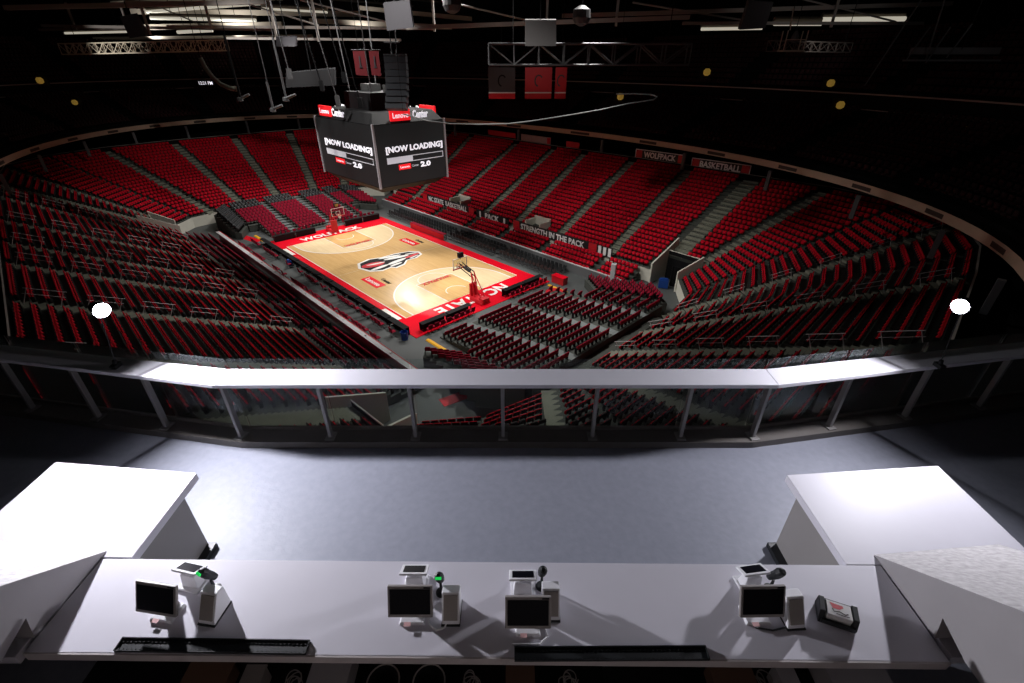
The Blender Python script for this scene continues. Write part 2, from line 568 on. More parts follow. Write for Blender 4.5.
# seat templates: origin on the tread, facing +y
def seat_mb(fine, kz=1.0):
    m = MB()
    if fine:
        out = [(-.23, .42), (.23, .42), (.235, .74), (.19, .82), (-.19, .82), (-.235, .74)]
        m.loft([(x, -.16 - (z - .42) * .18 + .045, z) for x, z in out], [(x, -.16 - (z - .42) * .18 - .03, z) for x, z in out], 1)
        m.quad([(x * .94, -.16 - (z - .42) * .18 + .055, z) for x, z in out][::-1], 0)
        pan = [(-.22, .38), (.22, .38), (.22, .60), (.16, .66), (-.16, .66), (-.22, .60)]
        m.loft([(x, .05 - (z - .34) * .30, z) for x, z in pan], [(x, -.05 - (z - .34) * .22, z) for x, z in pan], 0)
        for x in (-.242, .242):
            m.box((x, -.06, .31), (.03, .22, .56), 2, top=(1, 1.3))
    else:
        m.box((0, -.20, .62), (.46, .07, .40), 0, Matrix.Rotation(R(10), 4, 'X'))
        m.quad([(-.23, -.21, .40), (-.23, -.285, .81), (.23, -.285, .81), (.23, -.21, .40)], 1)
        m.box((0, -.05, .51), (.42, .07, .26), 0, Matrix.Rotation(R(14), 4, 'X'))
        m.box((.245, -.06, .31), (.03, .26, .56), 2)
    m.v = [(x, y * kz, z * kz) for x, y, z in m.v]
    return m


def pick(seats, n=300):
    """the n nearest seats that show between the rails of the deck or above them"""
    sc = []
    for q, s_ in enumerate(seats):
        w = COURT @ Vector((s_[0], s_[1], s_[2] + .6))
        x, y, d = view(w)
        e = 20 * max(0, (abs(x - 495) - 275)) / 250
        ok = 4 < x < 1020 and (y < 352 - e or 392 - e < y < 426 - e) and y > 0
        if ok:
            sc.append((d, q))
    sc.sort()
    return [q for _, q in sc[:n]]


def facet_name(i):
    u = (BP[i][0][0] + BP[(i + 1) % NB][0][0]) / 2
    v = (BP[i][0][1] + BP[(i + 1) % NB][0][1]) / 2
    return u, v


seat_me = seat_mb(True, .84).mesh('arena_seat', [M_SEAT, M_BACK, M_ARM])
near = set(pick(SEATS))
fac = sorted({SEATS[q][4] for q in near}, key=lambda i: view(COURT @ Vector((*BP[i][1], 8)))[0])
fname = {}
for r_, i in enumerate(fac):
    u, v = facet_name(i)
    fname[i] = 'the %s stand wedge from the left' % nth(r_ + 1)
for q in sorted(near):
    u, v, z, rot, i, k, t, n = SEATS[q]
    o = tag(link('arena_seat', seat_me, None, C(u, v, z, rot)),
            'red seat, %s in row %d of %s' % (nth(t), k + 1, fname[i]), 'seat', 'red seats of the nearest stands')
rest = [s_[:4] for q, s_ in enumerate(SEATS) if q not in near]
o = merged('arena_seat', seat_mb(False, .84), rest, [M_SEAT, M_BACK, M_ARM], COURT)
o['kind'] = 'stuff'
o['label'] = 'rows of red folded seats filling the far parts of the bowl'
o['category'] = 'seats'

# white cheek walls of the corner tunnels, landing, curtain
for (su, sv) in ((1, 1), (1, -1), (-1, 1), (-1, -1)):
    g = next(i for i in range(NB) if BP[i][0][0] * su > 26 and abs(BP[i][0][0]) < 27 and BP[i][0][1] * sv > 16)
    h = next(i for i in range(NB) if 29 < BP[i][0][0] * su < 30.5 and BP[i][0][1] * sv > 16)
    m = MB()
    for b_ in (g, h):
        A, B = bp(b_, -0.01), bp(b_, VROW / NR + (0.10 if b_ == g else 0.0))
        n_ = Vector((-(B - A).y, (B - A).x, 0)).normalized() * 0.09
        zt0, zt1 = Z0 + 0.8, Z0 + .335 * (VROW + (2.4 if b_ == g else 0)) + 0.8
        lo = [A - n_, A + n_, B + n_, B - n_]
        m.loft([(p.x, p.y, 0) for p in lo], [(lo[0].x, lo[0].y, zt0), (lo[1].x, lo[1].y, zt0), (lo[2].x, lo[2].y, zt1), (lo[3].x, lo[3].y, zt1)], 0)
    A, B = bp(g, VROW / NR), bp(h, VROW / NR)
    m.quad([(A.x, A.y, 2.5), (B.x, B.y, 2.5), (B.x, B.y, 3.3), (A.x, A.y, 3.3)], 1)
    m.tube((A.x, A.y, 3.32), (B.x, B.y, 3.32), .05, 6, 0)
    m.quad([(A.x, A.y, 0), (B.x, B.y, 0), (B.x, B.y, 2.5), (A.x, A.y, 2.5)], 1)
    struct('wall_tunnel', m, [M_CREAM, M_BLKMAT], COURT)

# portals cut low in the far stand
for u in (-8.6, 8.0):
    m = MB()
    m.box((u - 1.3, 17.9, 2.2), (.22, 2.0, 1.7), 0)
    m.box((u + 1.3, 17.9, 2.2), (.22, 2.0, 1.7), 0)
    m.box((u, 18.9, 2.5), (2.8, .22, 1.6), 0)
    m.box((u, 17.9, 1.65), (2.4, 1.9, .3), 1)
    struct('wall_portal', m, [M_CREAM, M_BLKMAT], COURT)

# handrails beside the stair aisles
HR = MB()
for e in (-1, 1):
    HR.tube((0, e * .8, 0), (0, e * .8, .95), .022, 6)
HR.tube((0, -.95, .95), (0, .95, .95), .024, 6)
HR.tube((0, -.95, .62), (0, .95, .62), .018, 6)
hr_me = HR.mesh('stair_handrail', M_WHITE)
RAILS = []
for i in range(NB):
    if BP[i][2] != 'a' or is_vom(i) or is_vom(i - 1):
        continue
    near_end = BP[i][0][0] > 28
    left_side = BP[i][0][1] < -16 and BP[i][0][0] > -24
    if not (near_end or left_side):
        continue
    for kk in range(1, NR - 1, 4):
        c0, c1 = bp(i, kk / NR), bp(i, (kk + 2.5) / NR)
        mid = (c0 + c1) / 2
        zr = Z0 + (Z1 - Z0) / (NR - 1) * kk
        x, y, d = view(COURT @ Vector((mid.x, mid.y, zr + .9)))
        if 0 < x < 1024 and y < 352 and d < 62:
            RAILS.append((i, kk, mid, (c1 - c0), zr))
aisles = sorted({r_[0] for r_ in RAILS}, key=lambda i: view(COURT @ Vector((*BP[i][1], 9)))[0])
for i, kk, mid, dv, zr in RAILS:
    ax = dv.normalized()
    M_ = C(mid.x, mid.y, zr + .42, math.atan2(ax.y, ax.x) - PI / 2) @ Matrix.Rotation(math.atan2(0.8, dv.length), 4, 'X')
    tag(link('stair_handrail', hr_me, None, M_), 'pale metal handrail at row %d on the %s railed stair aisle from the left' % (kk + 1, nth(aisles.index(i) + 1)),
        'handrail', 'handrails on the stair aisles')

# ------------------------------------------------------------------ retractable stands at floor level
FS = []                                         # maroon seats
tr, st2 = MB(), MB()
for e in (-1, 1):
    for k in range(13):
        u = 19.9 + 0.98 * k
        z = 0.06 + 0.165 * k
        half = 7.5 if k < 5 else 8.8
        u0, u1 = e * (u - .3), e * (u + .68)
        tr.box(((u0 + u1) / 2, 0, z / 2), (.98, 2 * half, z), 0)
        rot = PI / 2 if e > 0 else -PI / 2
        n = int(2 * half / .52)
        num = 0
        for t in range(n):
            v = -half + .26 + .52 * t
            if any(abs(v - g) < .55 for g in (-4.1, 1.35, 5.9)):
                continue
            num += 1
            FS.append((e * (u + .30), v, z, rot, e, k, num, 0))
        for g in (-4.1, 1.35, 5.9):
            st2.box(((u0 + u1) / 2, g, z + .012), (.98, .8, .03), 0)
        if k >= 5:
            # chamfered wings of the upper rows
            for sv in (-1, 1):
                a_ = Vector((e * (u + .2), sv * 9.1, 0))
                b_ = Vector((e * (u - 2.9 + .2), sv * (10.9 + .05 * (k - 5)), 0))
                d = b_ - a_
                L = d.length
                d.normalize()
                inw = Vector((-e, -sv * 0.9, 0)).normalized()
                o_ = -inw * .68
                f_ = inw * .3
                q = [a_ + f_, b_ + f_, b_ + o_, a_ + o_]
                tr.loft([(p.x, p.y, 0) for p in q], [(p.x, p.y, z) for p in q], 0)
                for t in range(int(L / .54)):
                    c = a_ + d * (.3 + .54 * t)
                    FS.append((c.x, c.y, z, math.atan2(inw.y, inw.x) - PI / 2, e, k, 40 + t, 0))
SS = []                                         # retractable side rows
for sv in (-1, 1):
    for k in range(4):
        v = 13.35 + .84 * k
        z = .1 + .28 * k
        tr.box((0, sv * (v + .42), z / 2), (50, .84, z), 0)
        num = 0
        for t in range(92):
            u = -24.6 + .54 * t
            if any(abs(u - g) < .6 for g in (-19.5, -11, -2.6, 4.2, 12, 20.3)):
                continue
            num += 1
            SS.append((u, sv * (v + .5), z, PI if sv > 0 else 0, sv, k, num, 0))
for e in (-1, 1):
    tr.box((e * 32.75, 0, .74), (.9, 15, 1.5), 0)
struct('stand_terrace.001', tr, M_CONC, COURT)
struct('stand_steps.001', st2, mat('walk_grey', (0.14, 0.155, 0.155), .7), COURT)
fl_me = seat_mb(True).mesh('riser_seat', [M_MAROON, M_MAROON, M_ARM])
ALLF = [(*s_, 'e') for s_ in FS] + [(*s_, 's') for s_ in SS]
nearf = set(pick(ALLF))
for q in sorted(nearf):
    u, v, z, rot, e, k, t, n, w = ALLF[q]
    where = ('on the near end riser' if e > 0 else 'on the far end riser') if w == 'e' else ('behind the near sideline wall' if e < 0 else 'behind the far sideline wall')
    tag(link('riser_seat', fl_me, None, C(u, v, z, rot)),
        'maroon seat, %s in row %d from the court %s' % (nth(t), k + 1, where), 'seat', 'maroon seats of the pull-out stands')
def dark_seat(s_):
    return s_[8] == 'e' and s_[4] < 0 and (s_[5] >= 10 or (s_[6] >= 40 and s_[1] < 0))


o = merged('riser_seat', seat_mb(False), [s_[:4] for q, s_ in enumerate(ALLF) if q not in nearf and not (s_[8] == 's' and s_[4] > 0) and not dark_seat(s_)], [M_MAROON, M_MAROON, M_ARM], COURT)
o['kind'] = 'stuff'
o['label'] = 'maroon seats of the pull-out stands away from the deck'
o['category'] = 'seats'
o = merged('black_seat', seat_mb(False), [s_[:4] for s_ in ALLF if dark_seat(s_)], [M_BLACKCH, M_BLACKCH, M_ARM], COURT)
o['kind'] = 'stuff'
o['label'] = 'black seats in the last rows of the far pull-out stand'
o['category'] = 'seats'
o = merged('sideline_seat', seat_mb(False), [s_[:4] for q, s_ in enumerate(ALLF) if q not in nearf and s_[8] == 's' and s_[4] > 0], [M_SEAT, M_BACK, M_ARM], COURT)
o['kind'] = 'stuff'
o['label'] = 'bright red seats between the far sideline wall and the lettered wall'
o['category'] = 'seats'

# ------------------------------------------------------------------ low dasher walls, courtside chairs and tables
for sv, nm in ((1, 'wall_far_side'), (-1, 'wall_near_side')):
    m = MB()
    m.box((0.5, sv * 13.0, .5), (49, .14, 1.1), 2 if sv > 0 else 0)
    if sv > 0:
        m.box((0.5, sv * 13.0, 1.08), (49, .2, .08), 0)
    else:
        m.box((0.5, sv * 13.06, 1.10), (49, .46, .10), 0)
        m.box((0.5, sv * 12.80, 1.10), (49, .08, .14), 1)
    for u in range(-24, 26, 4):
        m.box((u + .5, sv * 13.0, 1.16), (.16, .16, .1), 0)
    struct(nm, m, [M_WHITE, M_SIGNRED if sv < 0 else M_WHITE, mat('board_grey', (.13, .135, .14), .5)], COURT)

ch = MB()
ch.box((0, .0, .45), (.46, .44, .06), 0)
ch.box((0, -.22, .72), (.46, .05, .44), 0, Matrix.Rotation(R(9), 4, 'X'))
for x in (-.2, .2):
    ch.tube((x, .18, 0), (x, -.2, .5), .014, 5, 1)
    ch.tube((x, -.24, 0), (x, .16, .44), .014, 5, 1)
ch_me = ch.mesh('courtside_chair', [M_BLACKCH, M_CHLEG])
ch_mr = ch.mesh('courtside_chair', [M_MAROON, M_CHLEG])
for r_, v in enumerate((10.25, 11.2, 12.15)):
    n = 0
    for t in range(56):
        u = -17.6 + .64 * t
        if abs(u + 2.2) < .5 or abs(u - 8) < .5:
            continue
        n += 1
        tag(link('courtside_chair', ch_me, None, C(u, v, -.05, PI)),
            'black courtside chair, %s from the left in row %d along the far sideline' % (nth(n), r_ + 1), 'chair', 'black chairs along the far sideline')
for r_, (v, dens) in enumerate(((-10.3, .62), (-11.9, .6))):
    n = 0
    for t in range(60):
        u = -20 + .66 * t
        if random.random() > dens or (t % 9 == 8) or abs(u + 7.5) < .7 or u > 16.6 or u < -19.2:
            continue
        n += 1
        tag(link('courtside_chair', ch_mr, None, C(u, v, -.05, 0)),
            'maroon courtside chair, %s from the left in row %d along the near sideline' % (nth(n), r_ + 1), 'chair', 'maroon chairs along the near sideline')


def press_table(M, L, cloth, label, grp, top=M_BLKMAT):
    t = thing('press_table', label, 'table', M, grp)
    m = MB().box((0, 0, .80), (L, .62, .05))
    part('table_top', m, top, t)
    m = MB().box((0, .29, .40), (L - .04, .04, .76))
    part('front_panel', m, cloth, t)
    for x in (-L / 2 + .12, L / 2 - .12):
        part('leg', MB().box((x, -.22, .39), (.06, .06, .78)).box((x, -.0, .03), (.06, .5, .05)), M_DARK, t)


for k in range(12):
    press_table(C(-16.6 + 2.95 * k, -9.42, -.05), 2.8, M_BLKMAT, 'black press table, %s from the far end along the near sideline' % nth(k + 1), 'black press tables of the near sideline')
for k in range(3):
    press_table(C(-8.6 + 2.75 * k, 9.55, -.05, PI), 2.7, M_SIGNRED, 'red-fronted scoring table, %s from the left on the far sideline' % nth(k + 1), 'red scoring tables', M_MAROON)
for e in (-1, 1):
    for k, v in enumerate((-6.6, -3.6, 3.9, 6.9)):
        press_table(C(e * 17.55, v, 0, PI / 2 if e > 0 else -PI / 2), 2.9, M_BLKMAT,
                    'black baseline table, %s from the left behind the %s hoop' % (nth(k + 1), 'near' if e > 0 else 'far'), 'black baseline tables')
        for t in range(4):
            tag(link('courtside_chair', ch_mr, None, C(e * 18.3, v - 1.05 + .7 * t, 0, PI / 2 if e > 0 else -PI / 2)),
                'maroon chair, %s from the left, behind the %s baseline table at the %s hoop' % (nth(t + 1), nth(k + 1), 'near' if e > 0 else 'far'), 'chair', 'maroon chairs behind the baseline tables')


# ------------------------------------------------------------------ hoops
def hoop(M, label):
    t = thing('basketball_hoop', label, 'basketball hoop', M, 'basketball hoops')     # +x points to the court
    m = MB().box((-2.2, 0, .22), (2.1, 1.15, .34), top=(.9, .85)).box((-2.9, 0, .5), (.7, .9, .3))
    part('base', m, M_SIGNRED, t, .03)
    m = MB().box((-1.25, 0, .95), (.22, .95, 1.75))
    part('base_padding', m, M_SIGNRED, t, .05)
    m = MB()
    for y in (-.28, .28):
        m.tube((-1.7, y, .3), (-1.25, y * .7, 3.0), .07, 8).tube((-2.8, y, .5), (-1.35, y * .7, 2.75), .05, 8)
    part('mast', m, M_SIGNRED, t)
    m = MB()
    for y in (-.2, .2):
        m.tube((-1.3, y, 2.95), (.62, y, 3.45), .06, 8).tube((-1.3, y, 2.5), (.62, y, 3.05), .05, 8)
    m.box((-.35, 0, 3.05), (.9, .34, .16), 0, Matrix.Rotation(R(-14), 4, 'Y'))
    part('arm', m, M_DARK, t)
    b = part('backboard', MB().box((.75, 0, 3.42), (.03, 1.8, 1.05)), M_GLASS, t)
    m = MB()
    for y in (-.9, .9):
        m.box((.76, y, 3.42), (.05, .05, 1.1))
    for z in (2.9, 3.95):
        m.box((.76, 0, z), (.05, 1.85, .05))
    m.box((.78, 0, 3.52), (.02, .61, .04)).box((.78, 0, 3.08), (.02, .61, .04)).box((.78, -.29, 3.3), (.02, .04, .45)).box((.78, .29, 3.3), (.02, .04, .45))
    part('board_frame', m, M_SIGNWHT, b)
    part('edge_padding', MB().box((.76, 0, 2.86), (.09, 1.9, .12)), M_SIGNRED, b)
    m = MB()
    ring = [(1.12 + .23 * math.cos(a), .23 * math.sin(a), 3.05) for a in [2 * PI * i / 14 for i in range(15)]]
    m.path(ring, .016, 6).box((.84, 0, 3.03), (.14, .2, .08))
    part('rim', m, M_ORANGE, t)
    m = MB()
    for i in range(12):
        a, c = 2 * PI * i / 12, 2 * PI * (i + .8) / 12
        m.tube((1.12 + .22 * math.cos(a), .22 * math.sin(a), 3.04), (1.12 + .13 * math.cos(c), .13 * math.sin(c), 2.62), .008, 4)
        m.tube((1.12 + .22 * math.cos(c), .22 * math.sin(c), 3.04), (1.12 + .13 * math.cos(a), .13 * math.sin(a), 2.62), .008, 4)
    part('net', m, M_NET, t)
    s_ = part('shot_clock', MB().box((.6, 0, 4.35), (.3, .62, .5)), M_DARK, t)
    part('clock_face', MB().box((.76, 0, 4.35), (.02, .5, .38)), mat('clock_amber', (.35, .2, .05), .5), s_)
    part('clock_bracket', MB().tube((.65, 0, 3.9), (.62, 0, 4.12), .04), M_DARK, s_)


hoop(C(14.3, 0, 0, PI), 'red portable basketball hoop at the near baseline')
hoop(C(-14.3, 0, 0, 0), 'red portable basketball hoop at the far baseline under the scoreboard')

# ------------------------------------------------------------------ lettered walls and signs of the stands
def sign(M, L, h, label, texts, ends=0.0, back=M_SIGNBLK, grp=None, stripes=0):
    t = thing('wall_sign', label, 'sign', M, grp)                 # face towards -y, reading along +x
    part('sign_panel', MB().box((0, 0, 0), (L, .06, h)), back, t)
    if ends:
        for e in (-1, 1):
            off = stripes * .75 if e > 0 else 0
            part('red_block', MB().box((e * (L / 2 - ends / 2) - off, -.035, 0), (ends, .03, h * .96)), M_SIGNRED, t)
    if grp == 'top':
        part('border', MB().box((0, -.04, h / 2), (L, .05, .09)).box((0, -.04, -h / 2), (L, .05, .09)).box((L / 2, -.04, 0), (.1, .05, h)).box((-L / 2, -.04, 0), (.1, .05, h)), M_SIGNWHT, t)
        t['group'] = 'boards behind the top row'
    for i in range(stripes):
        part('white_stripe', MB().box((L / 2 - .35 - .72 * i, -.035, 0), (.42, .03, h * .9)), M_SIGNWHT, t)
    for body, x, w, hh in texts:
        lettering(body, t, M_SIGNWHT, (x, -.05, 0), (1, 0, 0), (0, 0, 1), w, hh, .03, .03)
    return t


sign(C(-10.6, 16.85, 2.05), 13.2, 1.1, 'long lettered board reading NC STATE BASKETBALL on the low far wall', [('NC STATE', -2.9, 4.0, .8), ('BASKETBALL', 2.3, 5.4, .8)], 1.2)
sign(C(.0, 16.85, 2.0), 7.0, 1.1, 'short black board reading 1 PACK 1 on the low far wall', [('1', -2.6, .35, .85), ('PACK', 0, 3.0, .85), ('1', 2.6, .35, .85)])
sign(C(12.7, 16.85, 2.05), 16.6, 1.15, 'long lettered board reading STRENGTH IN THE PACK with three white stripes', [('STRENGTH IN THE PACK', -1.3, 11.0, .8)], 1.2, stripes=3)
sign(C(16.6, 32.4, 10.55), 7.4, 1.1, 'red and white board reading WOLFPACK behind the top row', [('WOLFPACK', 0, 4.8, .75)], 1.0, grp='top')
sign(C(25.0, 32.3, 10.4), 7.4, 1.1, 'red and white board reading BASKETBALL behind the top row', [('BASKETBALL', 0, 5.2, .75)], 1.0, grp='top')
sign(C(-14.5, 32.5, 10.6), 7.0, .8, 'dim red board behind the top row right of the scoreboard', [], 0, M_SIGNRED)
t = sign(C(-6.3, 32.5, 10.55), 6.6, 1.0, 'dim white board behind the top row with a red end block', [], 0, mat('sign_pinkish', (.42, .28, .27), .6))
part('red_block', MB().box((2.9, -.04, 0), (.7, .03, .9)), M_SIGNRED, t)
sign(C(1.6, 32.4, 10.5), 2.6, .8, 'small red sign behind the top row under the fascia', [], 0, M_SIGNRED)
t = sign(C(48.6, 26.0, 10.9, R(-50)), 3.6, 2.3, 'dark red entrance sign with pale lines at the right end of the bowl', [], 0, mat('sign_maroon', (.16, .01, .03), .6))
for z in (.45, .05):
    part('pale_line', MB().box((.2, -.045, z), (1.7, .02, .22)), M_PANELG, t)
part('border', MB().box((0, -.04, 1.12), (3.6, .05, .08)).box((1.76, -.04, 0), (.08, .05, 2.3)), M_PANELG, t)

# small floor-level things
def ramp(u0, u1, v, lab):
    m = MB().xprism([(-.22, 0), (-.1, .07), (.1, .07), (.22, 0)], -(u1 - u0) / 2, (u1 - u0) / 2)
    solo('cable_ramp', m, M_YEL, lab, 'cable ramp', C((u0 + u1) / 2, v, -.03), 'yellow cable ramps')


ramp(19.1, 23.4, -8.5, 'yellow cable ramp at the near corner of the red apron')
ramp(-22.4, -18.9, -8.9, 'yellow cable ramp at the far left corner of the red apron')
ramp(18.7, 21.4, 8.3, 'yellow cable ramp beside the right corner of the court')
t = thing('equipment_case', 'red equipment case at the right corner of the court apron', 'case', C(19.2, 9.6, -.05))
part('body', MB().box((0, 0, .4), (1.7, .8, .8)), M_SIGNRED, t, .03)
part('lid', MB().box((0, 0, .84), (1.75, .85, .08)), M_RED, t)
m = MB().lathe([(.0, 0), (.30, 0), (.36, .8), (.34, .8), (.30, .1)], 14)
solo('round_bin', m, M_BLUE, 'blue round bin at the near corner of the court', 'bin', C(17.6, -9.9, -.05))
m = MB().box((0, 0, .35), (.6, .4, .5)).box((0, -.1, .68), (.45, .2, .2))
solo('equipment_case', m, M_BLUE, 'blue equipment case on the sideline left of centre court', 'case', C(-7.5, -9.95, -.05))
t = thing('upright_sign', 'tall white upright sign on a red foot beside the corner tunnel', 'sign', C(24.4, 12.2, -.05, R(20)))
part('panel', MB().box((0, 0, 1.6), (.5, .5, 2.9)), M_WHITE, t)
part('foot', MB().box((0, 0, .1), (.9, .9, .2), top=(.6, .6)), M_SIGNRED, t)
m = MB().plate(arc(0, 0, 1.0, 0, 2 * PI, 20)[:-1], 0, .01)
solo('floor_decal', m, M_SIGNRED, 'round red floor decal right of the near court corner', 'decal', C(20.6, 7.2, .1))
m = MB().plate([(-3.4, -.55), (3.4, -.55), (3.4, .55), (-3.4, .55)], 0, .02)
solo('carpet_runner', m, M_RED, 'red carpet runner on the floor beyond the far left court corner', 'carpet', C(-22.8, -10.2, -.05, R(12)))
m = MB().plate([(-.5, -1.6), (.5, -1.6), (.5, 1.6), (-.5, 1.6)], 0, .02)
solo('carpet_runner', m, M_RED, 'red carpet runner in the near tunnel seen through the railing glass', 'carpet', C(27.7, -11.6, -.05, R(-12)))
m = MB()
for i in range(9):
    m.tube((-.6 + .15 * i, .06 * (i % 2), 0), (-.6 + .15 * i, .06 * (i % 2), 2.3), .09, 8)
solo('tunnel_curtain', m, M_BLKMAT, 'black curtain hung in the right corner tunnel', 'curtain', C(28.9, 18.0, -.05, R(10)))
m = MB().box((0, 0, .5), (1.0, .7, .9)).box((0, 0, 1.0), (.8, .5, .12))
solo('equipment_case', m, M_BLUE, 'blue covered cart in front of the black tunnel curtain', 'cart', C(28.0, 16.9, -.05, R(30)))
m = MB().box((0, 0, .35), (3.2, 1.5, .6), top=(.92, .8)).box((0, 0, .75), (2.4, .9, .3))
solo('rolling_stage', m, M_BLKMAT, 'low black covered equipment mound by the far left court corner', 'equipment', C(-26.2, -7.2, -.05, R(10)))

# ================================================================== FASCIA RING, CONCOURSE, UPPER DECK
def oval(a, b, t, n=2.2):
    c, s_ = math.cos(t), math.sin(t)
    a = a * .94 if c > 0 else a
    return (math.copysign(abs(c) ** (2 / n), c) * a, math.copysign(abs(s_) ** (2 / n), s_) * b)


NS = 120
TT = [2 * PI * i / NS for i in range(NS + 1)]


def near_cam(t):
    x, y = oval(57, 33.7, t)
    return x > 18 and y < -6                    # the corner the deck itself stands in


m = MB()
for i in range(NS):
    if near_cam(TT[i]) or near_cam(TT[i + 1]):
        continue
    a, b = oval(57, 33.7, TT[i]), oval(57, 33.7, TT[i + 1])
    a2, b2 = oval(63, 39.7, TT[i]), oval(63, 39.7, TT[i + 1])
    for za, zb, mi in ((11.75, 11.87, 0), (11.87, 12.2, 1 if i % 4 == 1 else 0), (12.2, 12.4, 0)):
        m.quad([(*a, za), (*b, za), (*b, zb), (*a, zb)], mi)
    m.quad([(*a, 12.4), (*b, 12.4), (*b2, 12.4), (*a2, 12.4)], 2)
    m.quad([(*a, 11.75), (*a2, 11.75), (*b2, 11.75), (*b, 11.75)], 2)
struct('trim_1', m, [M_RIM, mat('fascia_dark', (.05, .035, .03), .6), M_DUSK], COURT)
# floor, parapet and back wall of the lower concourse
m = MB()
for i in range(NB):
    j_ = (i + 1) % NB
    (x0, y0), (x1, y1) = BP[i][1], BP[j_][1]
    if (x0 > 46 and y0 < -10) or (x1 > 46 and y1 < -10):
        kz = 1.05
    else:
        kz = 1.24
    m.quad([(x0, y0, 9.25), (x0 * kz, y0 * kz, 9.25), (x1 * kz, y1 * kz, 9.25), (x1, y1, 9.25)], 0)
    m.quad([(x0 * kz, y0 * kz, 9.25), (x0 * kz, y0 * kz, 12.5), (x1 * kz, y1 * kz, 12.5), (x1 * kz, y1 * kz, 9.25)], 0)
    m.quad([(x0 * 1.004, y0 * 1.004, 9.2), (x1 * 1.004, y1 * 1.004, 9.2), (x1 * 1.004, y1 * 1.004, 10.0), (x0 * 1.004, y0 * 1.004, 10.0)], 0)
    m.quad([(x0 * 1.004, y0 * 1.004, 10.0), (x1 * 1.004, y1 * 1.004, 10.0), (x1 * 1.006, y1 * 1.006, 10.07), (x0 * 1.006, y0 * 1.006, 10.07)], 1)
struct('wall_concourse', m, [M_DUSK, mat('parapet_edge', (.24, .22, .2), .6)], COURT)
m = MB()
for i in range(3, NS, 5):
    if near_cam(TT[i]):
        continue
    x, y = oval(56.2, 33.0, TT[i])
    m.box((x, y, 10.6), (.35, .35, 2.0))
struct('column', m, mat('column_grey', (.12, .125, .13), .7), COURT)
# upper deck terraces and seats
up, US = MB(), []
NU = 20
for k in range(NU):
    for i in range(NS):
        if near_cam(TT[i]) or near_cam(TT[i + 1]):
            continue
        A, B = 58 + 1.0 * k, 34.7 + 1.0 * k
        z = 12.7 + .42 * k if k < 10 else 18.6 + .62 * (k - 10)
        zl = z - (.42 if k < 10 else .62 if k > 10 else 2.1)
        a, b = oval(A, B, TT[i]), oval(A, B, TT[i + 1])
        a2, b2 = oval(A + 1, B + 1, TT[i]), oval(A + 1, B + 1, TT[i + 1])
        up.quad([(*a, z), (*b, z), (*b2, z), (*a2, z)], 0)
        up.quad([(*a, zl), (*b, zl), (*b, z), (*a, z)], 0)
        if i % 6 == 0:
            continue
        p, q = Vector((*a, 0)), Vector((*b, 0))
        am, bm = Vector((*oval(A + .5, B + .5, TT[i]), 0)), Vector((*oval(A + .5, B + .5, TT[i + 1]), 0))
        d = bm - am
        n = int(d.length / .58)
        rot = math.atan2(-(am.y + bm.y), -(am.x + bm.x)) - PI / 2
        dd = d.normalized()
        inw = Vector((-dd.y, dd.x, 0))
        rot = math.atan2(inw.y, inw.x) - PI / 2
        for t in range(n):
            c = am + d * ((t + .5) / n)
            US.append((c.x, c.y, z, rot))
struct('stand_terrace.002', up, M_DUSK, COURT)
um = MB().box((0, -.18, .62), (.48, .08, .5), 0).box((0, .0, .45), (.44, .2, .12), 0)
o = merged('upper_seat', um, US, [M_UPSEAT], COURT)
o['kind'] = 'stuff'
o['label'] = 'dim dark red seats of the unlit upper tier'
o['category'] = 'seats'
# thin pale rails of the upper walkways, outer wall and roof
m = MB()
for (A, B, z, w) in ((67.93, 44.63, 17.0, .10), (67.93, 44.63, 18.45, .14)):
    for i in range(NS):
        if near_cam(TT[i]) or near_cam(TT[i + 1]):
            continue
        a, b = oval(A, B, TT[i]), oval(A, B, TT[i + 1])
        m.quad([(*a, z), (*b, z), (*b, z + w), (*a, z + w)], 0)
struct('trim_2', m, mat('rail_tan', (.40, .30, .26), .5), COURT)
m = MB()
for i in range(NS):
    a, b = oval(94, 72, TT[i]), oval(94, 72, TT[i + 1])
    m.quad([(*a, 0), (*b, 0), (*b, 40), (*a, 40)], 0)
struct('wall_outer', m, M_DUSK, COURT)
m = MB()
m.quad([(*oval(95, 73, t), 40) for t in TT[:-1]][::-1], 0)
struct('ceiling', m, M_DUSK, COURT)
m = MB()
for u in range(-66, 20, 12):
    for zz in (33.0, 36.0):
        m.box((u, 0, zz), (.5, 104, .35))
    for q in range(-48, 48, 6):
        m.tube((u, q, 33), (u, q + 3, 36), .12, 5).tube((u, q + 3, 36), (u, q + 6, 33), .12, 5)
struct('beam', m, mat('truss_dark', (.07, .062, .055), .7), COURT)
m = MB()
for v in range(-40, 56, 8):
    m.box((-28, v, 37), (90, .4, .6))
for (x0, x1, Y, z, h, mi) in ():
    pass
struct('beam.001', m, mat('purlin_dark', (.05, .045, .04), .7), COURT)

# ================================================================== SCOREBOARD
SBU, SBV, SA, SBb, SZ0, SZ1 = 0.0, 0.4, 6.2, 4.25, 10.4, 16.3
t = thing('scoreboard', 'large dark hanging scoreboard with lit NOW LOADING text above centre court', 'scoreboard', C(SBU, SBV, 0))
m = MB().box((0, 0, (SZ0 + SZ1) / 2), (2 * SA - .1, 2 * SBb - .1, SZ1 - SZ0))
m.box((0, 0, SZ0 - .35), (2 * SA * .8, 2 * SBb * .8, .7), top=(1.2, 1.2))
part('body', m, M_DARK, t)
m = MB().box((0, 0, SZ1 + .45), (2 * SA * .98, 2 * SBb * .98, .9), top=(.85, .85)).box((0, 0, SZ1 + 1.6), (5.5, 4.2, 1.8))
part('top_housing', m, M_BLKMAT, t)
m = MB()
for x in (-2.0, 2.6):
    m.box((x, .8, SZ1 + 2.4), (1.7, 1.5, 1.5))
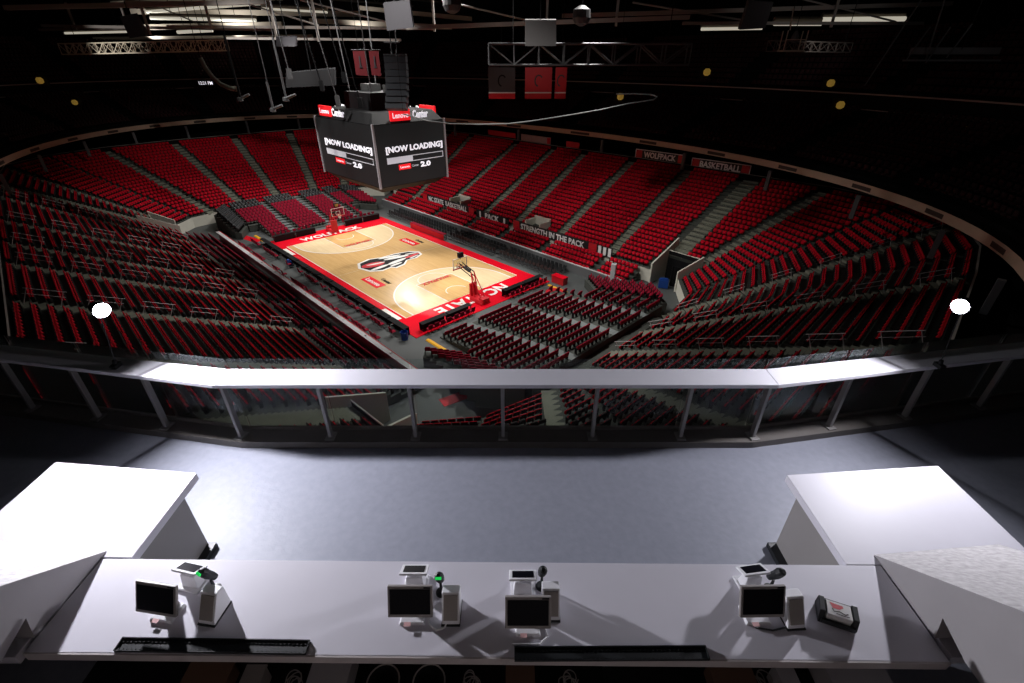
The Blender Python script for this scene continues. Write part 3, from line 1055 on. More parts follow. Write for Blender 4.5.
part('hoist_box', m, mat('hoist_grey', (.05, .05, .05), .6), t)
for e, f in ((-1, 'v'), (1, 'u'), (1, 'v'), (-1, 'u')):
    if f == 'v':
        ax, c0, nrm, w = (-e, 0, 0), (0, e * SBb, 0), (0, e, 0), 2 * SA
    else:
        ax, c0, nrm, w = (0, e, 0), (e * SA, 0, 0), (e, 0, 0), 2 * SBb
    ax, c0, nrm = Vector(ax), Vector(c0), Vector(nrm)
    zc = (SZ0 + SZ1) / 2
    hw, hh = w / 2 - .12, (SZ1 - SZ0) / 2 - .06

    def P(x, z, o):
        q = c0 + ax * x + nrm * o
        return (q.x, q.y, z)
    s_ = part('screen', MB().quad([P(-hw, zc - hh, .0), P(hw, zc - hh, .0), P(hw, zc + hh, .0), P(-hw, zc + hh, .0)]), M_SCREEN, t)
    k = w / 12.4 if f == 'v' else w / 8.5
    x0 = .04 * w
    lettering('[NOW LOADING]', s_, M_LETW, P(x0, SZ1 - 2.45, .05), ax, (0, 0, 1), w * .82, .74, .02, .04)
    m = MB()
    bz, bw = SZ1 - 3.4, w * .82
    for (xa, xb, za, zb) in ((-bw / 2, bw / 2, bz + .22, bz + .29), (-bw / 2, bw / 2, bz - .31, bz - .24), (bw / 2 - .08, bw / 2, bz - .31, bz + .31), (-bw / 2, -bw / 2 + .08, bz - .31, bz + .31)):
        m.quad([P(x0 + xa, za, .05), P(x0 + xb, za, .05), P(x0 + xb, zb, .05), P(x0 + xa, zb, .05)])
    part('bar_outline', m, M_LETG, s_)
    m = MB().quad([P(x0 - bw / 2, bz - .27, .04), P(x0 - bw * .06, bz - .27, .04), P(x0 - bw * .06, bz + .27, .04), P(x0 - bw / 2, bz + .27, .04)])
    part('bar_fill', m, M_LETG, s_)
    lz = SZ1 - 4.15
    m = MB().quad([P(x0 - w * .26, lz - .26, .04), P(x0 - w * .09, lz - .26, .04), P(x0 - w * .09, lz + .26, .04), P(x0 - w * .26, lz + .26, .04)])
    part('red_badge', m, M_LETR, s_)
    lettering('Lenovo', s_, M_LETW, P(x0 - w * .175, lz, .06), ax, (0, 0, 1), w * .13, .22, .01, .01)
    lettering('Center', s_, M_LETG, P(x0 - w * .025, lz, .05), ax, (0, 0, 1), w * .10, .22, .01, .01)
    lettering('2.0', s_, M_LETW, P(x0 + w * .13, lz, .05), ax, (0, 0, 1), w * .15, .55, .02, .05)
    # name board above each face
    q = c0 * .97
    sg = -.30 if f == 'v' else -.25

    def Q(x, z, o):
        p = q + ax * x + nrm * o
        return (p.x, p.y, z)
    b0 = -w * (.41 if f == 'v' else .24)
    b1 = b0 + w * (.22 if f == 'v' else .27)
    m = MB().loft([Q(b0, SZ1 + .15, 0), Q(b1, SZ1 + .15, 0), Q(b1, SZ1 + 1.15, 0), Q(b0, SZ1 + 1.15, 0)], [Q(b0, SZ1 + .15, -.2), Q(b1, SZ1 + .15, -.2), Q(b1, SZ1 + 1.15, -.2), Q(b0, SZ1 + 1.15, -.2)])
    n_ = part('name_board', m, M_LETR, t)
    lettering('Lenovo', n_, M_LETW, Q((b0 + b1) / 2, SZ1 + .65, .05), ax, (0, 0, 1), (b1 - b0) * .8, .5, .02, .02)
    lettering('Center', t, M_LETW, Q(b1 + w * .14, SZ1 + .65, .05), ax, (0, 0, 1), w * .22, .75, .03, .03, name='name_lettering')
for x in (-1, 1):
    for y in (-1, 1):
        part('corner_trim', MB().box((x * SA, y * SBb, (SZ0 + SZ1) / 2), (.2, .2, SZ1 - SZ0 + .1)), M_EDGE, t)
        part('hoist_cable', MB().tube((x * 2.2, y * 1.6, SZ1 + 2.4), (x * 3.2, y * 2.4, 36.8), .05, 6), M_STEEL, t)

# ================================================================== ROOF RIGGING (world frame)
def lat_truss(name, a, b, h, w, n, r, m_, label, cat='truss', hang=34, grp=None):
    a, b = Vector(a), Vector(b)
    d = (b - a) / n
    up = Vector((0, 0, h))
    bk = Vector((-(b - a).y, (b - a).x, 0)).normalized() * w
    t = thing(name, label, cat, T(*a), grp)
    o = Vector((0, 0, 0))
    m = MB()
    for off in (o, up, bk, bk + up):
        m.tube(off, off + b - a, r, 6)
    part('chord', m, m_, t)
    m = MB()
    for i in range(n + 1):
        p = d * i
        for off in (o, bk):
            m.tube(p + off, p + off + up, r * .8, 5)
            if i < n:
                if i % 2:
                    m.tube(p + off, p + d + off + up, r * .8, 5)
                else:
                    m.tube(p + off + up, p + d + off, r * .8, 5)
        m.tube(p, p + bk, r * .7, 5).tube(p + up, p + bk + up, r * .7, 5)
    part('lacing', m, m_, t)
    for f in (.12, .88):
        part('hoist_cable', MB().tube((b - a) * f + up, (b - a) * f + Vector((0, 0, hang - a.z)), .04, 5), M_DARK, t)
    return t


lat_truss('lighting_truss', (-2.1, 50, 21.25), (16.2, 50, 21.25), 1.65, 1.2, 8, .09, M_STEEL, 'grey box truss hanging across the middle of the roof space', grp=None)
lat_truss('lattice_catwalk', (-67, 82, 22.4), (-42.5, 82, 22.9), 1.35, 1.2, 22, .07, mat('catwalk_pale', (.6, .52, .40), .6), 'pale lattice catwalk high on the far left of the roof space')
lat_truss('lighting_truss', (26, 55, 22.4), (38, 62, 22.4), .9, .8, 9, .05, mat('truss_brown', (.12, .10, .09), .6), 'thin dark truss hanging on the right behind the basket')


def hung_panel(pts, label, dep=.5, m_=M_PANELG, top=36):
    P_ = [Vector(p) for p in pts]
    c = sum(P_, Vector()) / 4
    t = thing('hanging_speaker', label, 'speaker', T(*c))
    b = [p - c for p in P_]
    part('cabinet', MB().loft(b[::-1], [q + Vector((0, dep, .1)) for q in b[::-1]]), m_, t)
    part('hoist_cable', MB().tube((b[0] + b[1]) / 2 + Vector((0, dep / 2, 0)), Vector((0, dep, top - c.z)), .05, 5), M_DARK, t)


hung_panel([(-8.94, 40, 25.0), (-7.1, 40, 25.15), (-7.0, 40, 23.6), (-8.88, 40, 23.4)], 'pale tilted speaker panel at the top left of the scoreboard rigging')
hung_panel([(1.05, 45, 24.35), (3.5, 45, 24.35), (3.58, 45, 22.6), (1.07, 45, 22.6)], 'pale square speaker panel above the box truss', m_=mat('speaker_light', (.13, .125, .125), .7))
hung_panel([(18.5, 45, 25.6), (20.4, 45, 25.5), (20.2, 45, 23.8), (18.2, 45, 23.7)], 'grey tilted speaker panel at the top right under the glowing strip')
hung_panel([(-34.4, 50, 24.9), (-33.1, 50, 25.1), (-32.6, 50, 23.5), (-34.2, 50, 23.3)], 'grey tilted speaker panel hanging far left under the glowing strip')
hung_panel([(-25.3, 60, 23.8), (-23.2, 60, 23.8), (-23.4, 60, 22.9), (-25.5, 60, 22.9)], 'small white box panel between the camera poles on the left')
hung_panel([(-23.0, 55, 20.5), (-18.0, 55, 20.9), (-18.2, 55, 19.4), (-23.3, 55, 19.2)], 'wide dim grey panel hanging left of the scoreboard top', m_=mat('panel_dim', (.010, .010, .012), .7))
# line array: a hanging column of speaker boxes
t = thing('line_array', 'tall hanging column of dark speaker boxes behind the scoreboard', 'speaker', T(-10.6, 50, 22))
for i in range(8):
    part('speaker_box', MB().box((-.02 * i * i / 3, -.03 * i * i / 4, -.32 - .55 * i), (1.95, 1.0, .5), 0, Matrix.Rotation(R(-2.5 * i), 4, 'X')), mat('array_slate', (.045, .05, .06), .5), t)
part('frame', MB().box((0, 0, .05), (2.0, .9, .12)).tube((-.3, 0, .1), (-.3, 0, 1.3), .06).tube((-.9, 0, 1.0), (.5, 0, 1.0), .06), M_STEEL, t)
part('hoist_cable', MB().tube((-.3, 0, 1.3), (-.3, 0, 13), .04), M_DARK, t)
# camera poles with a lamp head at the foot
for k, (a, b, lab) in enumerate((((-25.57, 50, 23.6), (-25.79, 50, 18.5), 'leftmost thin dark pole with a bracket, hanging over the far seats'),
                                 ((-21.33, 50, 23.4), (-21.43, 50, 18.5), 'thin pole with a pale edge and bracket, beside the white box panel'),
                                 ((-22.8, 50, 19.9), (-22.9, 50, 17.6), 'short hanging pole with a small round foot left of the scoreboard'))):
    t = thing('hanging_pole', lab, 'pole', T(*a), 'poles hanging from the roof')
    d = Vector(b) - Vector(a)
    part('pole', MB().box(d / 2, (.16, .16, -d.z)).tube((0, 0, 0), (0, 0, 36 - a[2]), .04), M_STEEL if k else M_DARK, t)
    part('bracket', MB().tube(d, d + Vector((1.0, 0, .35)), .12).lathe([(.0, -.25), (.3, -.2), (.25, .1), (0, .15)], 10, 0, tuple(d)), M_STEEL, t)
# curved duct and lamp housings on the left
t = thing('curved_duct', 'curved pale pipe swinging below the left catwalk', 'pipe', T(-28.4, 50, 21.8))
part('pipe', MB().path([(0, 0, 0), (.2, 0, -.8), (.6, 0, -1.5), (1.2, 0, -2.1), (2.0, 0, -2.45), (2.6, 0, -2.5)], .2, 8), mat('duct_olive', (.16, .16, .12), .6), t)
part('strap', MB().tube((0, 0, 0), (0, 0, 13), .03), M_DARK, t)
for (x, y, z, lab) in ((-5.2, 50, 25.7, 'round grey dome hanging left of the box truss at the top edge'), (6.1, 50, 24.8, 'round grey dome hanging right of the square speaker panel')):
    t = thing('dome_lamp', lab, 'lamp', T(x, y, z), 'dome lamps under the roof')
    part('dome', MB().lathe([(.25, .9), (.75, .6), (.8, 0), (.6, -.4), (.2, -.6)], 16), mat('dome_grey', (.07, .068, .072), .5), t)
    part('stem', MB().tube((0, 0, .9), (0, 0, 11), .05), M_DARK, t)
# wire basket with a lamp, right
t = thing('work_platform', 'small pale railed platform hanging on the right under the glowing strip', 'platform', T(25.4, 50, 22.3))
m = MB()
for x in (-.85, .95):
    m.tube((x, 0, 0), (x + .0, 0, 1.6), .05).tube((x, .9, 0), (x, .9, 1.6), .05)
m.box((0.05, .45, .05), (2.0, 1.1, .12)).tube((-.85, 0, .9), (.95, 0, .9), .03).tube((-.7, 0, 1.6), (-.9, 0, 3.2), .05)
part('frame', m, mat('platform_pale', (.45, .36, .28), .6), t)
part('lamp_head', MB().lathe([(.1, 1.6), (.3, 1.2), (.35, .9), (.2, .7)], 10, 0, (.1, .4, 0)), M_STEEL, t)
part('strap', MB().tube((.05, .45, 1.6), (.05, .45, 13), .03), M_DARK, t)
# thin slanted rods and a shelf on the right
t = thing('rod_rack', 'dim rack of slanted rods with a shelf hanging at the upper right', 'frame', T(34.6, 47, 21.6))
m = MB()
for (x0, z0, x1, z1) in ((-3.6, -1.9, -1.3, 4.4), (-.8, .0, .2, 2.4), (1.0, -.2, 1.9, 2.4), (2.6, .2, 3.6, 2.6), (.9, 0, .5, 4.6)):
    m.tube((x0, 0, z0), (x1, 0, z1), .06, 5)
part('rod', m, M_STEEL, t)
part('shelf', MB().box((3.4, .4, .0), (7.8, .9, .14)).box((3.4, .4, .7), (7.4, .5, .5)), mat('shelf_dim', (.14, .14, .15), .6), t)
part('strap', MB().tube((-1.3, 0, 4.4), (-1.3, 0, 14), .03).tube((3.6, 0, .8), (3.6, 0, 14), .03), M_DARK, t)
m = MB()
for (x0, z0, x1, z1, Y, h) in ((-92, 26.6, -46, 27.4, 113, .9), (-84, 25.2, -40, 25.6, 112, .5), (-76, 29.6, -30, 29.2, 114, .9), (-80, 31.0, -28, 32.6, 115, .8), (-40, 28.0, -12, 26.9, 112, .8), (-30, 30.2, -8, 28.4, 113, .7)):
    m.loft([(x0, Y, z0), (x1, Y, z1), (x1, Y, z1 + h), (x0, Y, z0 + h)], [(x0, Y + .8, z0), (x1, Y + .8, z1), (x1, Y + .8, z1 + h), (x0, Y + .8, z0 + h)])
struct('beam.002', m, mat('roof_beam_pale', (.42, .37, .30), .7))
m = MB()
for (x0, z0, x1, z1, Y, h) in ((-62, 26.9, -30, 27.5, 70, .5), (-70, 25.9, -36, 25.4, 84, .35), (-44, 25.2, -10, 25.0, 72, .3), (-58, 27.8, -34, 28.6, 66, .9), (-12, 24.6, 20, 25.6, 64, .4), (6, 26.0, 52, 27.2, 68, .4), (-36, 23.9, -14, 23.7, 70, .25), (20, 25.2, 48, 25.2, 66, .3), (-74, 25.6, -46, 26.0, 88, .3)):
    m.loft([(x0, Y, z0), (x1, Y, z1), (x1, Y, z1 + h), (x0, Y, z0 + h)], [(x0, Y + .6, z0), (x1, Y + .6, z1), (x1, Y + .6, z1 + h), (x0, Y + .6, z0 + h)])
for (x, z0, z1, Y) in ((-46, 24.4, 28.8, 71), (-38, 25.2, 29, 71), (-30, 24, 29, 71), (-24, 23.6, 28, 69), (-9, 24.5, 28, 65), (4, 24.6, 28, 65), (12, 25, 28.6, 65), (28, 25.0, 29, 67), (38, 25.0, 29, 67), (-58, 25.4, 29, 85), (-66, 25.6, 29, 85)):
    m.box((x, Y + .3, (z0 + z1) / 2), (.25, .25, z1 - z0))
for (x0, z0, x1, z1, Y) in ((-40, 29.5, -25, 25.5, 73), (-26, 28, -14, 25.4, 71), (-8, 27.5, 4, 25.2, 66), (14, 27.4, 28, 25.6, 67), (32, 28.2, 46, 25.6, 68), (-54, 29, -46, 25.8, 86)):
    m.tube((x0, Y, z0), (x1, Y, z1), .1, 6)
struct('beam.003', m, mat('roof_beam_dark', (.30, .27, .25), .7))
# drooping white cable in front of the scoreboard
pts = []
cpx = [(-11.5, 55, 16.75), (-9.0, 55, 16.1), (-6.6, 55, 15.8), (-3.5, 55, 15.75), (-.5, 55, 15.8), (1.9, 55, 16.05), (5.8, 55, 16.6), (9.3, 55, 17.15), (12.2, 55.3, 17.7), (14.9, 55.6, 18.05), (15.45, 56.2, 18.3), (15.0, 57, 18.45), (13.2, 57.6, 18.5), (11.4, 58, 18.45)]
t = thing('drooping_cable', 'long pale cable drooping in a curve across the scoreboard top', 'cable', T(0, 0, 0))
cpx = [(x * .86, y * .86, CAMZ - (CAMZ - z) * .86) for x, y, z in cpx]
part('cable', MB().path(cpx, .055, 6), mat('cable_pale', (.16, .17, .17), .5), t)
part('strap', MB().tube(cpx[0], (cpx[0][0], cpx[0][1], 36), .02).tube(cpx[-1], (cpx[-1][0], cpx[-1][1], 36), .02), M_DARK, t)
# banners
for k, (x0, x1) in enumerate(((-15.0, -13.9), (-13.5, -12.6))):
    t = thing('jersey_banner', ['dim red pennant left of the taller jersey pennant', 'brighter red pennant with a pale figure, right of its neighbour'][k], 'banner', T((x0 + x1) / 2, 52, 22.4), 'red pennants')
    part('cloth', MB().loft([(-(x1 - x0) / 2, 0, 0), ((x1 - x0) / 2, 0, 0), ((x1 - x0) / 2, 0, -2.1), (-(x1 - x0) / 2, 0, -2.0)], [(-(x1 - x0) / 2, .04, 0), ((x1 - x0) / 2, .04, 0), ((x1 - x0) / 2, .04, -2.1), (-(x1 - x0) / 2, .04, -2.0)]), mat('pennant_red', (.16, .004, .010), .8), t)
    part('figure', MB().box((0, -.03, -.9), (.12, .02, .9)).box((.0, -.03, -1.35), (.3, .02, .1)), M_PANELG, t)
    part('rod', MB().tube((-.7, 0, .05), (.7, 0, .05), .04).tube((0, 0, .05), (0, 0, 13), .02), M_DARK, t)
for k, (x, w, pale) in enumerate(((-2.9, 3.3, 1), (1.6, 3.3, 0), (5.3, 1.4, 0))):
    t = thing('wall_banner', ['pale banner with a red foot and dark swirl, under the box truss', 'red banner with a pale swirl, in the middle of three', 'narrow red banner, right of the three under the truss'][k], 'banner', T(x, 66, 20.9), 'wide banners under the box truss')
    part('cloth', MB().box((w / 2, 0, -1.7), (w, .06, 3.4)), M_PANELG if pale else M_SIGNRED, t)
    part('red_foot', MB().box((w / 2, -.05, -3.1), (w, .03, .6)), M_SIGNRED, t)
    part('pale_band', MB().box((w / 2, -.05, -2.72), (w, .03, .14)), M_SIGNWHT, t)
    m = MB()
    band(m, [(.55 * math.cos(a) * (1 - a / 14), .75 * math.sin(a) * (1 - a / 14)) for a in [.6 + i * .5 for i in range(9)]], .16, 0, 0)
    m.v = [(w / 2 + p[0], -.05, -1.5 + p[1]) for p in m.v]
    part('swirl', m, M_BLKMAT if pale else M_PANELG, t)
    part('strap', MB().tube((w / 2, 0, 0), (w / 2, 0, 15), .03), M_DARK, t)
# lit clock
t = thing('wall_clock', 'small lit sign showing the time on the dark upper left tier', 'clock', T(-44.0, 77, 18.85))
part('housing', MB().box((0, .12, 0), (2.2, .2, .7)), M_BLKMAT, t)
lettering('12:21 PM', t, M_LETW, (0, -.02, 0), (1, 0, 0), (0, 0, 1), 1.95, .42, .02, .01)
# amber lamps at the upper doorways
for (p, lab) in (((-66.5, 80, 16.15), 'amber doorway lamp low on the far left upper tier'), ((-58, 66, 19.5), 'amber doorway lamp at the left end beside the catwalk'), ((33.8, 54, 17.66), 'round amber lamp under the upper right walkway rail'),
                 ((44.2, 50, 15.86), 'brightest amber lamp at the far right of the upper tier'), ((34.5, 58, 19.5), 'tall amber lamp above the upper right rail'), ((21.6, 60, 20.5), 'amber lamp right of the box truss end'), ((12.6, 61.5, 18.0), 'dim amber lamp near the loop of the drooping cable')):
    t = thing('doorway_lamp', lab, 'lamp', T(*p), 'amber lamps of the upper doorways')
    part('lens', MB().lathe([(.15, -.35), (.36, -.2), (.38, .15), (.2, .35)], 12), M_AMBER, t)
    part('backplate', MB().box((0, .5, 0), (1.2, .1, 1.2)), M_DARK, t)
# glowing strips stand in for the lit surfaces of the roof edge
for (x0, z0, x1, z1, Y, lab) in ((-86, 26.15, -73, 26.4, 108, 'lowest short glowing roof strip at the far left roof edge'), (-70.5, 28.75, -50, 28.4, 111, 'long glowing roof strip in the middle of the left roof edge'),
                                 (-71.5, 29.8, -48.5, 31.2, 112, 'topmost slanted glowing roof strip at the left roof edge'), (-48, 30.2, -35.5, 29.6, 110, 'glowing roof strip left of the scoreboard rigging'),
                                 (-65.5, 26.4, -58.5, 26.7, 110, 'short glowing roof strip under the long left one'), (25.5, 25.25, 33.7, 25.35, 76, 'first thin glowing roof strip from the left at the right roof edge'),
                                 (34.7, 25.75, 41.0, 25.75, 75, 'middle glowing roof strip at the right roof edge'), (41.5, 26.3, 52.5, 26.4, 76, 'brightest long glowing roof strip at the right roof edge')):
    t = thing('roof_glow_strip', lab, 'light', T(x0, Y, z0), 'glowing strips along the roof edge')
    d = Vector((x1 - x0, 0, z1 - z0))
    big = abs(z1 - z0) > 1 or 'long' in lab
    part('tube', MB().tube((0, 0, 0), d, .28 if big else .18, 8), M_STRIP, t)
    part('backing', MB().tube((0, .3, .5), d + Vector((0, .3, .5)), .35, 6), mat('strip_backing', (.2, .17, .13), .6), t)
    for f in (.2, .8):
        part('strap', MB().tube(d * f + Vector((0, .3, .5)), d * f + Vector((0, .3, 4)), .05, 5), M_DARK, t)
# thin hanging cables left of the scoreboard
for k, (x, x2, zb) in enumerate(((-19.5, -18.5, 19.5), (-18.3, -17.2, 18.2), (-16.2, -15.0, 18.0), (-20.8, -21.4, 20.5), (-17.4, -16.2, 20.2))):
    t = solo('hanging_cable', MB().tube((x - 1.5, 52, 36), (x2, 52, zb), .06, 6).box((x2, 52, zb), (.4, .3, .9)), M_STEEL if k % 2 else M_DARK,
             '%s thin cable hanging left of the scoreboard' % nth(k + 1), 'cable', T(0, 0, 0), 'cables hanging left of the scoreboard')

# ================================================================== DECK (world frame)
FZ, CZ, RTZ = 17.10, 17.95, 18.20
xs = [-9.5, -3.62, 3.22, 9.5]


def yline(x, y0, k):
    """deck edge: straight in the middle, bent away at both sides"""
    if x < -3.62:
        return y0 + (-3.62 - x) * k
    if x > 3.22:
        return y0 + (x - 3.22) * k
    return y0


m = MB()
edge = [(x, yline(x, 4.70, .176)) for x in xs]
m.plate([(-9.5, -2.0), (9.5, -2.0)] + edge[::-1], FZ - .3, FZ, 0)
struct('floor.002', m, M_DECK)
# kerb along the edge, slab face below
m = MB()
ki, ko = [(x, yline(x, 4.68, .176)) for x in xs], [(x, yline(x, 4.99, .176)) for x in xs]
for i in range(3):
    a, b, c, d = ki[i], ki[i + 1], ko[i + 1], ko[i]
    m.loft([(*a, FZ - .3), (*b, FZ - .3), (*c, FZ - .3), (*d, FZ - .3)], [(*a, FZ + .10), (*b, FZ + .10), (*c, FZ + .10), (*d, FZ + .10)])
struct('trim_3', m, M_KERB)
# guard railing, one per straight run
POSTX = [-8.1, -6.98, -5.87, -4.78, -3.65, -2.44, -1.295, -.12, 1.08, 2.265, 3.24, 4.39, 5.59, 6.84, 8.0]
for r_, (xa, xb, lab) in enumerate(((xs[0], xs[1], 'left angled run of the glass railing with white drink shelf'), (xs[1], xs[2], 'straight middle run of the glass railing with white drink shelf'),
                                    (xs[2], xs[3], 'right angled run of the glass railing with white drink shelf'))):
    t = thing('guard_railing', lab, 'railing', T(0, 0, FZ + .10), 'runs of the glass railing')
    zs = RTZ - FZ - .10
    n0, n1 = (xa + .002, yline(xa, 4.60, .186)), (xb - .002, yline(xb, 4.60, .186))
    f0, f1 = (xa + .002, yline(xa, 4.945, .172)), (xb - .002, yline(xb, 4.945, .172))
    part('shelf', MB().plate([n0, n1, f1, f0], zs - .055, zs), M_RAIL, t, .006)
    px = [x for x in POSTX if (xa + .06 < x < xb - .06) or (r_ == 0 and abs(x + 3.65) < .01) or (r_ == 2 and abs(x - 3.24) < .01)]
    ang = 0 if r_ == 1 else (math.atan(-.176) if r_ == 0 else math.atan(.176))
    for x in px:
        y = yline(x, 4.79, .176)
        m = MB().box((x, y, (zs - .055) / 2), (.045, .07, zs - .055), 0, RZ(ang)).box((x, y, .01), (.12, .16, .02), 0, RZ(ang))
        part('post', m, M_POST, t, .004)
    gx = [xa] + [x for x in px if xa + .4 < x < xb - .4] + [xb]
    for a, b in zip(gx, gx[1:]):
        g0, g1 = (a + .012, yline(a, 4.965, .176)), (b - .012, yline(b, 4.965, .176))
        m = MB().loft([(*g0, .0), (*g1, .0), (*g1, zs + .13), (*g0, zs + .13)][::-1], [(g0[0], g0[1] + .012, .0), (g1[0], g1[1] + .012, .0), (g1[0], g1[1] + .012, zs + .13), (g0[0], g0[1] + .012, zs + .13)][::-1])
        part('glass_pane', m, M_GLASS, t)
    part('base_channel', MB().loft([(xa + .01, yline(xa, 4.935, .176), 0), (xb - .01, yline(xb, 4.935, .176), 0), (xb - .01, yline(xb, 4.96, .176), 0), (xa + .01, yline(xa, 4.96, .176), 0)],
                                   [(xa + .01, yline(xa, 4.935, .176), .05), (xb - .01, yline(xb, 4.935, .176), .05), (xb - .01, yline(xb, 4.96, .176), .05), (xa + .01, yline(xa, 4.96, .176), .05)]), M_KERB, t)

# flood lamps clamped on the railing
LAMPS = []
for e, x, lab in ((-1, -4.62, 'bright white flood lamp clamped to the left run of the railing'), (1, 5.02, 'bright white flood lamp clamped to the right run of the railing')):
    y, z = 4.72, 19.14 + (.05 if e > 0 else 0)
    t = thing('flood_lamp', lab, 'lamp', T(x, y, RTZ + .008), 'flood lamps on the railing')
    hz = z - RTZ
    part('pole', MB().tube((e * .42, .26, .0), (e * .10, .06, hz - .06), .006, 8), M_DARK, t)
    part('clamp', MB().box((e * .42, .26, .02), (.07, .12, .05)).tube((e * .42, .26, .04), (e * .40, .25, .1), .025), M_DARK, t)
    n = Vector((-e * .86, -.46, -.08)).normalized()
    q = n.to_track_quat('Z', 'Y').to_matrix().to_4x4()
    h = MB().lathe([(.05, -.14), (.07, -.12), (.09, -.02), (.09, .012), (.082, .012)], 24)
    h.v = [tuple(q @ Vector(p)) for p in h.v]
    h.v = [(p[0], p[1], p[2] + hz) for p in h.v]
    hd = part('lamp_head', h, M_DARK, t)
    f = MB().quad([(.078 * math.cos(2 * PI * i / 24), .078 * math.sin(2 * PI * i / 24), .016) for i in range(24)])
    f.v = [tuple((q @ Vector(p)) + Vector((0, 0, hz))) for p in f.v]
    part('lamp_lens', f, M_LAMP if e < 0 else M_LAMPR, hd, label='glowing white lamp face')
    part('yoke', MB().tube((e * .10, .06, hz - .06), (e * .10, .06, hz), .012), M_DARK, t)

m = MB().box((-.2, -.3, 18.6), (6.6, .3, 3.0))  # unseen wall added behind the bar to bounce lamp light onto it
struct('wall_bounce', m, mat('cream_bounce_wall', (.30, .26, .235), .8))

# ---- the bar: front counter, two wings
BR = RZ(R(-.55))
t = thing('bar_counter', 'long white bar counter across the foreground with the sales terminals on it', 'counter', T(-.20, 2.05, FZ) @ BR)
h = CZ - FZ
part('worktop', MB().box((0, .02, h - .04), (6.53, .73, .08)), [M_TOP], t, .004)
part('edge_band', MB().box((0, -.352, h - .041), (6.53, .012, .080)), M_TOPEDGE, t, label='grey front edge of the worktop')
part('front_panel', MB().box((0, .26, (h - .08) / 2), (6.2, .05, h - .08)), M_DARK, t)
part('under_shelf', MB().box((0, -.16, .40), (6.1, .76, .03)), M_DARK, t)
for x in (-2.9, -1.5, .2, 1.6, 2.9):
    part('support_panel', MB().box((x, .05, (h - .08) / 2), (.03, .36, h - .08)), M_DARK, t)
for e, x0, x1, lab in ((-1, -4.78, -3.215, 'left wing of the white bar, reaching towards the railing'), (1, 2.79, 4.42, 'right wing of the white bar, reaching towards the railing')):
    t = thing('bar_wing', lab, 'counter', T((x0 + x1) / 2, 0, FZ), 'wings of the bar')
    w = x1 - x0
    y0, y1 = 2.43, 3.47
    sl = -e * .0
    yl, yr = (3.58, 3.425) if e < 0 else (3.40, 3.53)
    if e < 0:
        pl = [(-w / 2, 1.7), (w / 2 - .285, 1.7), (w / 2 - .285, y0 + .05), (w / 2, y0 + .045), (w / 2, yr), (-w / 2, yl)]
    else:
        pl = [(-w / 2 + .31, 1.7), (w / 2, 1.7), (w / 2, yr), (-w / 2, yl), (-w / 2, y0 - .02), (-w / 2 + .31, y0 - .02)]
    part('worktop', MB().plate(pl, h - .085, h), M_TOP, t, .004)
    part('side_panel', MB().box((-e * (w / 2 - .035), 2.83, (h - .085) / 2), (.04, .72, h - .085)), M_CAB, t)
    part('back_panel', MB().box((0, 3.17, (h - .085) / 2), (w - .1, .04, h - .085)), M_CAB, t)
    part('outer_panel', MB().box((e * (w / 2 - .06), 2.4, (h - .085) / 2), (.04, 1.5, h - .085)), M_CAB, t)
    part('kick_base', MB().box((-e * (w / 2 + .02), 2.85, .03), (.10, .7, .06)), M_RUB, t, label='black kick base at the floor')

# ---- sloping plastered walls at both ends of the bar
for nm, xi, xo, dy in (('wall_left', -3.47, -4.47, .06), ('wall_right', 3.075, 4.22, 0)):
    yb = 2.50 + dy * .6
    s40 = math.tan(R(40))
    m = MB()
    prof = [(yb, CZ + .004), (.6, CZ + (yb - .6) * s40), (.6, 18.02), (1.62, 18.05), (1.87, 18.14), (1.83, CZ + .004)]
    lo = [(xi, y, z) for y, z in prof]
    hi = [(xo, y + (.10 if i == 0 else 0), z) for i, (y, z) in enumerate(prof)]
    b = len(m.v)
    m.v += lo + hi
    n = 6
    if xi > 0:
        m.f += [(0, 5, 4, 3, 2, 1), (6, 7, 8, 9, 10, 11)]
    else:
        m.f += [(0, 1, 2, 3, 4, 5), (6, 11, 10, 9, 8, 7)]
    m.m += [1, 1]
    for i in range(n):
        j = (i + 1) % n
        m.f.append((i, j, n + j, n + i) if xi > 0 else (j, i, n + i, n + j))
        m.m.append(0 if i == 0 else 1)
    struct(nm, m, [M_STUC, M_STUCS])


# ---- sales terminals
def monitor(x, y, rz, label):
    t = thing('touch_monitor', label, 'monitor', T(x, y, CZ) @ RZ(rz), 'sales screens on the counter')
    part('foot', MB().box((0, .03, .012), (.19, .15, .024), top=(.9, .9)), M_PLW, t, .004)
    part('neck', MB().loft([(-.05, .06, .02), (.05, .06, .02), (.05, .10, .02), (-.05, .10, .02)], [(-.05, .06, .2), (.05, .06, .2), (.05, .09, .2), (-.05, .09, .2)]), M_PLG, t)
    K = T(0, .02, .205) @ Matrix.Rotation(R(-26), 4, 'X')
    part('housing', MB().box((0, 0, 0), (.33, .028, .24)), M_BEZEL, t, .006, M=K)
    part('screen', MB().box((0, -.0155, .003), (.295, .004, .192)), M_SCR, t, M=K)
    part('status_tag', MB().box((.125, -.0155, .109), (.05, .003, .010)), M_SCR, t, M=K)
    part('sticker', MB().box((-.03, -.05, .026), (.05, .03, .002)), mat('sticker_pink', (.6, .35, .35), .6), t)


